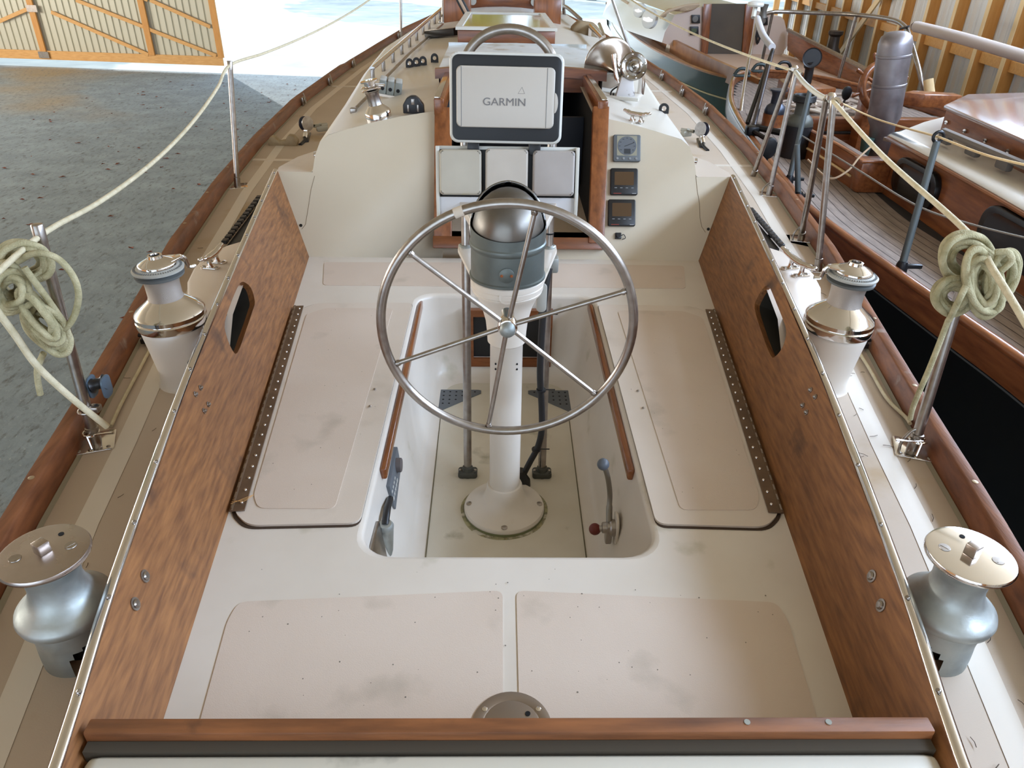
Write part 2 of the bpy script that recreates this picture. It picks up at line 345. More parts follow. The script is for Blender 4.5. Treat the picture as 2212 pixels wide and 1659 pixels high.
# dead leaves strewn over the gravel
lf = MB(); leafm = mat('dead_leaf', (140, 84, 60), .8, col2=(104, 48, 38), sc=3)
for i in range(260):
    p = sh(random.uniform(-14, -2.2), random.uniform(3, 24), GZ+.012); a = random.uniform(0, 6.28); s_ = random.uniform(.03, .075)
    pts = [(1, 0, .01), (.5, .35, .0), (-.2, .4, .015), (-1, .05, .0), (-.3, -.4, .012), (.5, -.3, 0)]
    lf.poly([p+V((s_*(x*math.cos(a)-y*math.sin(a)), s_*(x*math.sin(a)+y*math.cos(a)), z)) for x, y, z in pts])
o = solo('fallen_leaves', lf, leafm, 'small dead leaves scattered over the grey gravel', 'leaves', smooth=0, kind='stuff')
# ============================================================ the sailing boat we stand on
def zd(x, y): return .05+.0035*max(0, y-3)**2
def zr(x, y): return .705-.155*min(abs(x), 1.1)**2+.02*(y-4.15)
HW = [(-.6, .86), (0, 1.0), (.5, 1.10), (1.29, 1.26), (1.6, 1.32), (2, 1.38), (2.65, 1.49), (3.65, 1.665), (4.74, 1.79), (5.9, 1.865), (7.2, 1.885), (8.4, 1.80), (9.2, 1.73), (10.4, 1.56), (11.7, 1.35), (13.1, .98), (14.0, .6), (14.7, .04)]
CW = [(4.0, 1.0), (5, 1.03), (6.1, 1.08), (7.4, 1.10), (8.6, .99), (9.5, .84), (10.3, .72), (11, .55)]
BY, BS = 3.78, .575                          # foot of the cabin's after face, and its forward lean
BN = V((0, 1, -BS))
def ab(px, py): return ap(px, py, (0, BY, 0), BN)
boat = thing('sailboat', 'cream sailing boat with mahogany cockpit coamings seen from its stern', 'boat', (0, 0, GZ))
ys = [-.6, 0, .5, 1, 1.29, 1.6, 2, 2.3, 2.65, 3.1, 3.65, 4.2, 4.74, 5.3, 5.9, 6.5, 7.2, 7.8, 8.4, 9.2, 9.8, 10.4, 11, 11.7, 12.4, 13.1, 13.6, 14.0, 14.4, 14.7]
yb = [-.6+i*.25 for i in range(62)]
hw = lambda y: interp(HW, y)
# hull
mb = MB(); rows = []
for y in ys:
    h = hw(y); z0 = zd(0, y); k = 1-max(0, (y-8)/6.7)*.6; r = []
    for s in (-1, 1):
        sec = [(1.02, 0), (1.0, -.35), (.86, -.75), (.55, -1.1), (.12, -1.3 if y > .8 else -.9)]
        sec = [(s*h*a, (b if b > -.5 else b*k)) for a, b in sec]
        if s > 0: sec.reverse()
        r += [(x, y, z0+z) for x, z in sec]
    rows.append(r)
mb.loft(rows); mb.poly(list(reversed(rows[0])))
mb.box((0, 6.0, -1.72), (.16, 4.2, .95), None, .06)
mb.build('hull', mat('dark_blue_topsides', (30, 36, 48), .2), boat)
# side decks aft of the cabin, full deck forward
CA = (.764, 1.028); CB = (1.052, 3.78)
def cx0(y): return CA[0]+(CB[0]-CA[0])*(y-CA[1])/(CB[1]-CA[1])       # coaming foot
mb = MB()
yy = sorted(set([y for y in ys if y < 4.2]+[4.06]))
for s in (-1, 1):
    mb.loft([[(s*(hw(y)+.01), y, zd(0, y)), (s*(cx0(y)+.045), y, zd(0, y))] for y in yy])
mb.loft([[(-hw(y)-.01, y, zd(0, y)), (0, y, zd(0, y)+.0), (hw(y)+.01, y, zd(0, y))] for y in [4.06]+[y for y in ys if y > 4.1]])
mb.loft([[(-.8, y, .05), (.8, y, .05)] for y in (-.6, 0, .6)])
mb.build('deck', 'deck', boat)
Mt['decklite'] = mat('smooth_deck_margin', (216, 206, 192), .3)
mb = MB()
for s in (-1, 1):                            # smooth margins round the nonskid, a thin raised step
    mb.loft([[(s*(hw(y)-.10), y, zd(0, y)+.0014), (s*(hw(y)-.165), y, zd(0, y)+.0014)] for y in ys if y < 13])
    mb.box((s*1.5, 5.5, .0725), (.66, .05, .004)); mb.box((s*1.47, 8.2, .146), (.6, .05, .004))
mb.build('smooth_deck_margin', 'decklite', boat)
# toe rails
for s in (-1, 1):
    mb = MB(); rows = []
    for i in range(80):
        y = -.6+i*15.3/79; h = hw(y); z = zd(0, y); H = .085 if y < 9 else .07; sl = (hw(y+.05)-hw(y-.05))/.1
        nx, ny = 1/math.hypot(1, sl), -sl/math.hypot(1, sl)
        def P(o, zz): return (s*(h+o*nx), y+o*ny, z+zz)
        rows.append([P(.0, -.01), P(.012, H-.006), P(.02, H), P(.052, H), P(.058, H-.008), P(.062, -.06)])
    mb.loft(rows, True); mb.poly(rows[0])
    tr = mb.build('toe_rail', 'rail', boat, 50)
    mb = MB()
    for i in range(16): y = .6+i*.55; screw(mb, (s*(hw(y)+.035), y, zd(0, y)+.085), (0, 0, 1), .009, .002)
    mb.build('screw_plug', mat('brass_plug', (170, 150, 120), .4, .6), tr)
    mb = MB(); mb.loft([[(s*(hw(y)-.001), y, zd(0, y)+.006), (s*(hw(y)-.014), y, zd(0, y)+.001)] for y in ys if y < 13])
    mb.build('caulk_line', mat('dirty_caulk', (150, 142, 122), .9), tr)
# cockpit moulding: seats, well, sole
def well_loop(o, z, r0=.10):
    x, y0, y1 = .42+o, 1.535-o, 3.30+o; r = r0; out = []
    for cx, cy, a0 in ((x-r, y1-r, 0), (-x+r, y1-r, 90), (-x+r, y0+r, 180), (x-r, y0+r, 270)):
        for i in range(7): a = math.radians(a0+15*i); out.append(V((cx+r*math.cos(a), cy+r*math.sin(a), z)))
    return out
mb = MB(); L0 = well_loop(.018, 0)
outer = [(-.70, .55, 0), (.70, .55, 0), (CA[0], CA[1], 0), (CB[0], CB[1], 0), (-CB[0], CB[1], 0), (-CA[0], CA[1], 0)]
tri = tessellate_polygon([[V(p) for p in outer], L0]); fl_ = [V(p) for p in outer]+L0; vs = [mb.b.verts.new(p) for p in fl_]
for t in tri: mb.b.faces.new([vs[i] for i in t])
loops = [L0, well_loop(.008, -.003), well_loop(.001, -.010), well_loop(0, -.02), well_loop(-.045, -.30), well_loop(-.062, -.375), well_loop(-.085, -.41), well_loop(-.13, -.42)]
mb.loft(loops, True); bmesh.ops.recalc_face_normals(mb.b, faces=mb.b.faces)
liner = mb.build('cockpit_moulding', 'gelwhite', boat, 50)
mb = MB(); mb.poly(well_loop(-.125, -.4195)); mb.build('cockpit_sole', 'sole', boat)
mb = MB()
for s in (-1, 1): mb.tube([(s*.285, 1.7, -.4185), (s*.30, 3.1, -.4185)], .0022, 6)
mb.build('sole_seam', mat('dirty_seam', (104, 96, 72), .9), boat)
def panel(pts, z=.0035, r=.05, m='nonskid', name='nonskid_panel', t=.0035, parent=None):
    """raised panel with rounded corners from a convex outline of (x, y)"""
    k = len(pts); out = []
    for i in range(k):
        a, b, c = V(pts[i-1]), V(pts[i]), V(pts[(i+1) % k]); u = (a-b).normalized(); v = (c-b).normalized()
        q0, q2 = b+u*r, b+v*r
        for j in range(6):
            tt = j/5; out.append(q0*(1-tt)**2+b*2*tt*(1-tt)+q2*tt*tt)
    mb = MB(); mb.prism([(p.x, p.y, z-t) for p in out], (0, 0, t)); return mb.build(name, m, parent or boat, 0)
# after deck panels
for s in (-1, 1):
    pts = [(s*.018, .80), (s*.66, .80), (s*.71, 1.30), (s*.70, 1.36), (s*.018, 1.40)]
    if s > 0: pts.reverse()
    panel(pts, .0022, .025, t=.0022)
    pts = [(s*.05, 3.40), (s*.90, 3.40), (s*.955, 3.70), (s*.05, 3.72)]
    if s > 0: pts.reverse()
    panel(pts, .0022, .025, t=.0022)
# seat hatches with dark gutters and long hinges
lidm = Mt['nonskid']
Mt['gutter'] = mat('dirty_gutter', (66, 50, 36), .9)
for s in (-1, 1):
    a = az(500 if s < 0 else 1690, 1150, 0); hx0 = .818; hx1 = .966; y0, y1 = 1.655, 3.185
    def hx(y): return hx0+(hx1-hx0)*(y-y0)/(y1-y0)
    out = [(s*.436, y0), (s*(hx0-.06), y0-.012), (s*hx0, y0+.05), (s*(hx(y1)-.004), y1-.10), (s*(hx1-.09), y1-.01), (s*.436, y1)]
    if s > 0: out.reverse()
    o2 = [(x+(0 if abs(x) < .5 else s*.008), y+(.013 if y > 2.5 else -.008)) for x, y in out]
    panel(o2, .0028, .034, 'gutter', 'hatch_gutter', .004)
    lid = panel(out, .010, .034, 'gel', 'seat_hatch', .012)
    inn = [(s*.52, y0+.06), (s*(hx0-.07), y0+.06), (s*(hx0-.04), y0+.12), (s*(hx(y1)-.065), y1-.14), (s*(hx1-.14), y1-.07), (s*.52, y1-.07)]
    if s > 0: inn.reverse()
    panel(inn, .0125, .025, 'nonskid', 'nonskid_panel', .003, lid)
    h = MB(); A = V((s*(hx0-.012), 1.70, .0135)); B = V((s*(hx1-.010), 3.13, .0135)); d = (B-A).normalized(); sd_ = V((d.y, -d.x, 0))
    h.box((A+B)/2-sd_*s*.0, (.046, (B-A).length, .004), M((sd_, d, V((0, 0, 1)))).transposed(), .001, 1)
    h.tube([A+sd_*s*.016+V((0, 0, .001)), B+sd_*s*.016+V((0, 0, .001))], .0045, 8)
    hinge = h.build('long_hinge', 'bronze', boat)
    sc_ = MB()
    for i in range(24): screw(sc_, A+(B-A)*((i+.6)/24.2)-sd_*s*.008+V((0, 0, .002)), (0, 0, 1), .0055, .004)
    sc_.build('hinge_screw', 'chrome', hinge)
    sl = MB()
    for i in range(30): sl.box(A+(B-A)*((i+.5)/30)+sd_*s*.0165+V((0, 0, .0045)), (.004, .026, .002), M((sd_, d, V((0, 0, 1)))).transposed())
    sl.build('hinge_knuckle', 'steel', hinge)
    # teak grab trim along the seat edge
    g = MB(); g.box((s*.409, 2.62, -.035), (.024, 1.36, .046), None, .009, 3); g.build('seat_edge_trim', 'teak', boat)
    sc_ = MB()
    for y in (2.12, 2.24): screw(sc_, (s*.50, y+.16, .013), (0, 0, 1), .005, .003)
    sc_.build('deck_screw', 'steel', boat)
# drain plates in the sole corners
for s in (-1, 1):
    pts = [(s*.345, 3.10), (s*.345, 2.89), (s*.335, 2.885), (s*.115, 3.07), (s*.115, 3.095), (s*.13, 3.10)]
    d = MB(); d.prism([(x, y, -.419) for x, y in pts], (0, 0, .004)); dp_ = d.build('drain_plate', 'grey', boat)
    h = MB()
    for i in range(7):
        for j in range(4):
            x, y = .325-i*.03, 3.08-j*.035
            if y > 2.91+(.345-x)*.8: h.cyl((s*x, y, -.4152), (s*x, y, -.4145), .005, n=8)
    h.build('drain_hole', 'dark', dp_)
# low opening with a teak frame in the forward wall of the well
def aw(px, py): return ap(px, py, (0, 3.3-.0, 0), V((0, 1, .16)).normalized())
f = MB(); wy = 3.262
f.holed([(-.19, wy, -.36), (.23, wy, -.36), (.23, wy, -.05), (-.19, wy, -.05)], [[(-.155, wy, -.315), (.195, wy, -.315), (.195, wy, -.085), (-.155, wy, -.085)]], (0, -.03, 0)); f.build('locker_frame', 'teakx', boat)
f = MB(); f.box((.02, wy-.004, -.2), (.35, .012, .23)); f.build('locker_pane', 'black', boat)
# coamings
AL = math.radians(20)
for s in (-1, 1):
    A = V((s*CA[0], CA[1], 0)); B = V((s*CB[0], CB[1], 0)); d = (B-A).normalized(); v = V((s*math.sin(AL), 0, math.cos(AL))); n = d.cross(v).normalized()
    if n.x*s < 0: n = -n                      # outward
    def cp(px, py): return ap(px, py, A, n)
    top = [(.25, .155), (.81, .197), (1.21, .249), (1.96, .312), (2.67, .346), (3.3, .372), (4.012, .398)]
    def ct(y): return interp(top, y)
    def pt(y, z): t = z/math.cos(AL); base = A+d*((y-A.y)/d.y); return base+v*t
    outer = [pt(.25, -.02)]+[pt(y, z) for y, z in top[:-1]]+[pt(4.012, .398), pt(3.775, -.02)]
    if s < 0: cut = [(1785, 505), (1840, 550), (1868, 650), (1850, 720), (1800, 870), (1740, 1025), (1700, 1000), (1660, 900), (1648, 800), (1700, 640), (1750, 530)]; cut = [(x/3.393, y/3.393+460) for x, y in cut]
    else: cut = [(330, 805), (300, 822), (260, 890), (237, 970), (290, 1150), (355, 1315), (390, 1322), (440, 1260), (465, 1180), (462, 1100), (400, 940), (350, 820)]; cut = [(x/3.393+1560, y/3.393+380) for x, y in cut]
    hole = [p for p in spline([cp(*c) for c in cut], 3, True)]
    mb = MB(); mb.holed(outer, [hole], n*.024); side = mb.build('side_coaming', 'mahog', boat, 30)
    st = MB(); tp = [pt(y, z+.004)+n*.012 for y, z in top]; tp = spline(tp, 4); st.tube(tp, .0125, 10, flat=.75); strip = st.build('capping_strip', 'chrome', side)
    sc_ = MB()
    Ltot = 0
    for i in range(17):
        y = .5+i*.215; p = pt(y, ct(y)+.004)+n*.012; screw(sc_, p-n*.006+V((0, 0, .0085)), (V((0, 0, 1))-n*.8), .0055, .004)
    sc_.build('strip_screw', 'steel', side)
    sc_ = MB()
    for px, py in ([(312, 1245), (291, 1305), (421, 852), (432, 838), (449, 874), (440, 888)] if s < 0 else [(1884, 1245), (1904, 1308), (1752, 843), (1762, 858), (1735, 876), (1743, 891)]):
        r = .0105 if py > 1000 else .006
        p = cp(px, py); sc_ = MB(); sc_.lathe([(r*1.5, -.001), (r*1.5, .003), (r, .0035), (r, .006), (r*.7, .009), (0, .0095)], p, -n, 14); sc_.build('coaming_bolt', 'steel', side)
    # moulded ledge outside the coaming, carrying winch and cleat
    lo = MB(); rows = []
    f_ = .94
    for y, xo in ((2.3, 1.13), (2.45, 1.18), (2.7, 1.28), (3.0, 1.385), (3.15, 1.41), (3.3, 1.41), (3.42, 1.36), (3.49, 1.30), (3.51, 1.24)):
        y *= f_; xo *= f_; k = max(0, min(1, (y-2.1)/.5)); zl = .14+.13*k; xi = min(pt(y, zl).x*s+.018, xo-.03)
        rows.append([(s*xi, y, zl), (s*(xo-.015), y, zl), (s*xo, y, zl-.01), (s*(xo+.03), y, zd(0, y)-.01)])
    pk_ = MB(); hh = [V((h.x, h.y, min(h.z, .262)))+n*.023 for h in hole]; pk_.loft([hh, [V((h.x, h.y, min(h.z, .25)))+n*.17 for h in hole]], True); pk_.poly([V((h.x, h.y, min(h.z, .25)))+n*.17 for h in hole]); pk_.build('locker_pocket', mat('dim_pocket', (44, 40, 32), .9), side)  # shade inside the pocket is put into its dark colour
    lo.loft(rows); lo.poly([rows[-1][0], rows[-1][1], rows[-1][2], rows[-1][3], (rows[-1][0][0], rows[-1][0][1], .03)]); lo.build('winch_ledge', 'gel', boat)
    # black slotted rail lying behind the coaming
    g = MB(); a, b = (az(484, 530, .07), az(562, 428, .07)) if s < 0 else (az(1689, 536, .07), az(1620, 455, .07))
    dd = (b-a).normalized(); nn = V((-dd.y, dd.x, 0)); k = 13
    for i in range(k): g.box(a+(b-a)*((i+.5)/k)+V((0, 0, .012)), (.046, .030, .020), M((dd, nn, V((0, 0, 1)))).transposed(), .003, 1)
    g.box((a+b)/2-nn*(-s)*.038-V((0, 0, .012)), ((b-a).length, .05, .016), M((dd, nn, V((0, 0, 1)))).transposed())
    g.build('slotted_rail', 'black', boat)
    # shoulder where the coaming meets the cabin
    q = MB(); o1 = pt(4.0, .395); zt = .392
    tp = [(s*1.225, 4.005, zt), (s*1.245, 4.12, zt-.005), (s*1.22, 4.45, zt-.03), (s*1.06, 4.95, zt-.06)]
    bt = [(s*1.23, 3.79, .0), (s*1.30, 4.12, .04), (s*1.28, 4.5, .05), (s*1.08, 5.05, .05)]
    inn = [(s*.97, 4.005, zt), (s*.98, 4.12, zt), (s*1.0, 4.45, zt-.03), (s*1.02, 4.95, zt-.06)]
    q.loft([inn, tp, bt]); q.build('cabin_shoulder', 'gel', boat, 30)
# cabin: after face with the companionway, roof
XL, XR = -.335, .475
def bp(x, z): return (x, BY+BS*z, z)
prof = [(1.225, .394), (1.035, .392), (1.022, .47), (.995, .535), (.95, .566)]
mb = MB()
xs_ = [.85, .7, .58]
mb.poly([bp(XR, 0), bp(CB[0], 0)]+[bp(x, z) for x, z in prof]+[bp(x, .705-.155*x*x) for x in (.85, .7, .58, XR)])
mb.poly([bp(XL, 0), bp(-CB[0], 0)]+[bp(-x, z) for x, z in prof]+[bp(-x, .705-.155*x*x) for x in (.85, .7, .58, .45, -XL)])
mb.poly([bp(XL, 0), bp(XR, 0), bp(XR, .07), bp(XL, .07)])
mb.build('cabin_face', 'bulk', boat)
mb = MB()
cy = [0, 4.5, 5.0, 5.55, 6.1, 6.7, 7.4, 8.0, 8.6, 9.1, 9.5, 9.9, 10.3, 11.0]; fx = [(.97), (.85), (.7), (.55)]
grid = []
for j, y in enumerate(cy):
    w_ = interp(CW, max(y, 4.0)); r = []
    def R(x, z): 
        if j == 0: return (x, BY+BS*z, z)
        return (x, y, z)
    for s in (-1, 1):
        dz_ = .02*((y if j else 4.15)-4.15); zb_ = zd(0, max(y, 4.2))
        c = [(s*(w_+.045), zb_ if j else .39), (s*(w_+.03), .40+dz_), (s*(w_+.022), .47+dz_), (s*(w_-.005), .535+dz_), (s*(w_-.05), .567+dz_ if w_ > .95 else .705-.155*(w_-.05)**2+dz_)]+[(s*w_*f_*.9, .705-.155*(w_*f_*.9)**2+dz_) for f_ in (.9, .78, .66)]
        mid = [(s*(-XL if s < 0 else XR), .705-.155*(XR if s > 0 else XL)**2+dz_)]
        c = c+mid
        if s > 0: c.reverse(); c = c
        r += [R(x, z) for x, z in c]
        if s < 0: r += [R(x, .705-.155*x*x+dz_) for x in (-.1, .1, .3)]
    grid.append(r)
vv = [[mb.b.verts.new(V(p)) for p in r] for r in grid]; m_ = len(grid[0])
for j in range(len(grid)-1):
    for i in range(m_-1):
        if j < 3 and 8 <= i < 12: continue      # companionway opening
        mb.b.faces.new((vv[j][i], vv[j][i+1], vv[j+1][i+1], vv[j+1][i]))
mb.poly([grid[-1][i] for i in range(m_)])
bmesh.ops.recalc_face_normals(mb.b, faces=mb.b.faces)
mb.build('cabin_roof', mat('cabin_top_paint', (214, 208, 196), .36, col2=(202, 194, 180), sc=1.3, bump=.04, bsc=300, spots=((182, 170, 148), 3, .62, .15)), boat, 35)
mb = MB()                                    # inside of the cabin, its shade put into near-black walls
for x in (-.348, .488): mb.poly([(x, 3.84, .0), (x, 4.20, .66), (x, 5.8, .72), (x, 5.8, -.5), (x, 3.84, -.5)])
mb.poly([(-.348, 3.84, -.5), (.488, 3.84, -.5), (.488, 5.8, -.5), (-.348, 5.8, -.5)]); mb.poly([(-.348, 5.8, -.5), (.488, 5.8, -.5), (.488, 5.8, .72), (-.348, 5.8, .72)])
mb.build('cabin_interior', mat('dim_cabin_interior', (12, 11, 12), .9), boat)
bluem = mat('dark_blue_panel', (16, 22, 34), .6)
mb = MB(); mb.box((.33, 4.66, .36), (.30, .03, .42), None, .01); mb.build('cabin_door', bluem, boat)
mb = MB(); mb.box((.02, 5.1, .2), (.5, .05, .7), None, .01); mb.build('cabin_bulkhead', bluem, boat)
# companionway frame
fr = MB(); fr.prism([bp(XL-.045, .07), bp(XL+.05, .07), bp(XL+.045, .69), bp(XL-.045, .69)], V((0, -.035, .02)), .004); fr.build('companionway_post', 'teakz', boat)
fr = MB(); fr.prism([bp(.447, .07), bp(.53, .07), bp(.55, .70), bp(.465, .70)], V((0, -.05, .028)), .005); fr.build('companionway_post', 'teakz', boat)
fr = MB(); fr.prism([bp(XL-.05, .045), bp(.535, .045), bp(.535, .10), bp(XL-.05, .10)], V((0, -.045, .02)), .004); fr.build('companionway_sill', 'teakx', boat)
for s, x0 in ((-1, XL-.02), (1, .515)):
    fr = MB(); fr.box((x0, 4.75, .71), (.055, 1.25, .09), None, .008); rail = fr.build('hatch_runner', 'teak', boat)
    fr = MB(); fr.box((x0+s*.008, 4.72, .759), (.032, 1.18, .008), None, .002); fr.build('runner_strip', 'chrome', rail)
# sliding hatch pushed forward
def zh(x, y): return .80-.10*(x-.09)**2
fr = MB(); y0, y1 = 5.05, 6.1; fr.loft([[(x, y, zh(x, y)+.012*(y-y0)) for x in (-.42, -.25, -.05, .09, .3, .5, .62)] for y in (y0-.02, y1)])
fr.loft([[(x, y, zh(x, y)-.02) for x in (-.42, -.25, -.05, .09, .3, .5, .62)] for y in (y0-.02, y1)])
for x in (-.42, .62): fr.poly([(x, y0-.02, zh(x, 0)), (x, y1, zh(x, 0)+.012), (x, y1, .62), (x, y0-.02, .62)])
fr.poly([(-.42, y1, .81), (.62, y1, .81), (.62, y1, .62), (-.42, y1, .62)])
sh_ = fr.build('sliding_hatch', mat('worn_white_hatch', (216, 222, 224), .3, col2=(198, 206, 208), sc=5, spots=((172, 170, 160), 6, .58, .1)), boat)
fr = MB(); fr.loft([[(x, y, zh(x, 0)+dz_) for x in (-.44, -.25, -.05, .09, .3, .5, .64)] for y, dz_ in ((5.03, .008), (4.985, .006), (4.98, -.05), (5.03, -.055), (5.03, .008))]); fr.box((.09, 5.01, .70), (1.0, .03, .10)); fr.build('hatch_beam', 'teakx', sh_)
# after coaming board and white locker lid behind it
zt = .20
a = az(200, 1556, zt); b = az(2008, 1546, zt); Yf = (a.y+b.y)/2
mb = MB(); mb.box((0, Yf-.016, .085), (b.x-a.x, .032, .235), None, .004); ac = mb.build('after_coaming', 'mahogx', boat)
mb = MB()
for px in (1614, 1790): p = az(px, 1560, zt+.0025); mb.cyl(p, p+V((0, 0, .0015)), .006, n=10)
mb.build('bung', mat('grey_bung', (150, 150, 140), .6), ac)
mb = MB(); mb.box((0, Yf-.044, .165), (b.x-a.x-.01, .022, .03)); mb.build('coaming_gap', mat('dark_weathered_batten', (70, 62, 50), .9), boat)
mb = MB(); rows = []
x0, x1 = a.x+.004, b.x-.004
for dy, z in ((-.056, .150), (-.058, .170), (-.066, .176), (-.12, .174), (-.14, .166), (-.155, .145), (-.30, .06)):
    rows.append([(x0, Yf+dy, z-.02), (x0+.012, Yf+dy, z-.004), (x0+.03, Yf+dy, z), (x1-.03, Yf+dy, z), (x1-.012, Yf+dy, z-.004), (x1, Yf+dy, z-.02)])
mb.loft(rows); mb.build('locker_lid', mat('scuffed_white_lid', (214, 210, 198), .35, col2=(204, 199, 184), sc=2, spots=((132, 130, 118), 5, .62, .1)), boat, 60)
p = az(1131, 1650, .15)
mb = MB(); mb.box(p+V((0, -.004, .002)), (.016, .024, .006), None, .002); screw(mb, p+V((0, 0, .005)), (0, -.3, 1), .006, .004); mb.build('lid_catch', 'chrome', boat)
# round deck plate
mb = MB(); dp0 = V((az(1105, 1548, 0).x, az(1103, 1497, 0).y-.088, .004)); mb.lathe([(.089, -.004), (.088, .001), (.080, .003), (.067, .003), (.064, .0015), (.060, .003), (0, .0035)], dp0, (0, 0, 1), 48)
pl = mb.build('deck_plate', mat('tarnished_brass', (150, 136, 122), .35, .7), boat)
mb = MB()
for ang in (35, 145, 215, 325, 90+180): screw(mb, dp0+V((.073*math.cos(math.radians(ang)), .073*math.sin(math.radians(ang)), .003)), (0, 0, 1), .006, .002)
mb.build('plate_screw', 'chrome', pl)
mb = MB(); mb.cyl(dp0+V((.036, .03, .0036)), dp0+V((.036, .03, .0046)), .006, n=12); mb.build('key_hole', 'dark', pl)
# stands and props holding the hull
for i, (x, y) in enumerate(((-1, 3.0), (1, 3.0), (-1.2, 8), (1.2, 8))):
    s = thing('boat_stand', 'steel prop under the %s %s of the cream boat' % ('left' if x < 0 else 'right', 'stern' if y < 5 else 'bow'), 'stand', (x, y, GZ)); m2 = MB()
    m2.tube([(x, y, -1.0), (x, y, GZ+.5)], .03); 
    for k in range(3): m2.tube([(x, y, GZ+.6), (x+.35*math.cos(k*2.1), y+.35*math.sin(k*2.1), GZ+.01)], .02)
    m2.build('frame', 'steel', s)
mb = MB(); mb.box((0, 6, GZ+.11), (.5, 4.0, .22)); solo('keel_block', mb, 'pinel', 'timber block under the keel of the cream boat', 'block')
# ============================================================ fittings of the cream boat
def ring_ticks(mb, o, d, r0, r1, n, w, h):
    x, y, d = mb.frame(d)
    for i in range(n):
        a = 2*math.pi*i/n; u = x*math.cos(a)+y*math.sin(a); v = d.cross(u)
        mb.box(V(o)+u*(r0+r1)/2+d*h, (r1-r0, w, .0015), M((u, v, d)).transposed())
Mt['lgrey'] = mat('light_grey_plastic', (170, 168, 160), .5)
Mt['jaw'] = mat('dark_grey_rubbery_plastic', (92, 94, 92), .55)
for s in (-1, 1):
    side = 'left' if s < 0 else 'right'
    x0, y0 = s*1.205, 2.40
    t = thing('winch', 'polished self-tailing sheet winch on a white pedestal on the %s side deck' % side, 'winch', (x0, y0, .05), 0, 'self-tailing sheet winches')
    m_ = MB(); axd = V((s*.03, 0, 1)).normalized(); b0 = V((x0-s*.015, y0, .05)); tp = b0+axd*.235
    m_.lathe([(.135, -.01), (.105, .0), (.094, .02), (.091, .05), (.105, .17), (.111, .215), (.112, .232), (.105, .24), (0, .24)], b0, axd, 40); m_.build('pedestal', 'gelwhite', t, 50)
    m_ = MB(); m_.lathe([(.118, 0), (.120, .006), (.120, .026), (.116, .030), (.119, .034), (.119, .048), (.114, .056), (.085, .078), (.066, .094), (.060, .10)], tp, axd, 48, False); m_.build('skirt', 'chrome', t, 30)
    m_ = MB(); m_.lathe([(.061, .095), (.057, .11), (.057, .15), (.060, .175), (.064, .185)], tp, axd, 48, False); m_.build('drum', mat('knurled_drum', (170, 160, 150), .45, .9, bump=.4, bsc=700), t, 50)
    m_ = MB(); m_.lathe([(.055, .178), (.080, .182), (.082, .190), (.066, .196), (.066, .200)], tp, axd, 40); m_.build('lower_jaw', 'jaw', t, 50)
    m_ = MB(); m_.lathe([(.060, .199), (.084, .203), (.086, .210), (.066, .218), (.050, .219)], tp, axd, 40); up_ = m_.build('upper_jaw', 'lgrey', t, 40)
    m_ = MB(); ring_ticks(m_, tp, axd, .068, .080, 60, .0022, .2155); tk = m_.build('jaw_rib', 'jaw', up_, 0)
    m_ = MB(); m_.lathe([(.064, .219), (.064, .226), (.060, .231), (.036, .242), (.026, .247), (.024, .256), (.017, .257), (.016, .245), (0, .244)], tp, axd, 40); cap = m_.build('top_cap', 'chrome', t, 40)
    m_ = MB(); arm = V((-s*.75, .66, 0)).normalized()*1.0; arm = (arm-axd*arm.dot(axd)).normalized()
    if s > 0: arm = V((-.98, .2, 0)); arm = (arm-axd*arm.dot(axd)).normalized()
    pr = arm.cross(axd)
    m_.prism([tp+axd*.226+arm*.02+pr*.05, tp+axd*.226+arm*.088+pr*.014, tp+axd*.226+arm*.088-pr*.014, tp+axd*.226+arm*.02-pr*.05], axd*.008, .002)
    m_.tube(spline([tp+axd*.23+arm*.082, tp+axd*.222+arm*.094, tp+axd*.195+arm*.100, tp+axd*.185+arm*.104, tp+axd*.184+arm*.125], 4), .007, 8); m_.build('feeder_arm', 'chrome', t)
    m_ = MB(); m_.lathe([(.0165, .2465), (0, .2468)], tp, axd, 20); m_.build('handle_socket', 'dark', cap)
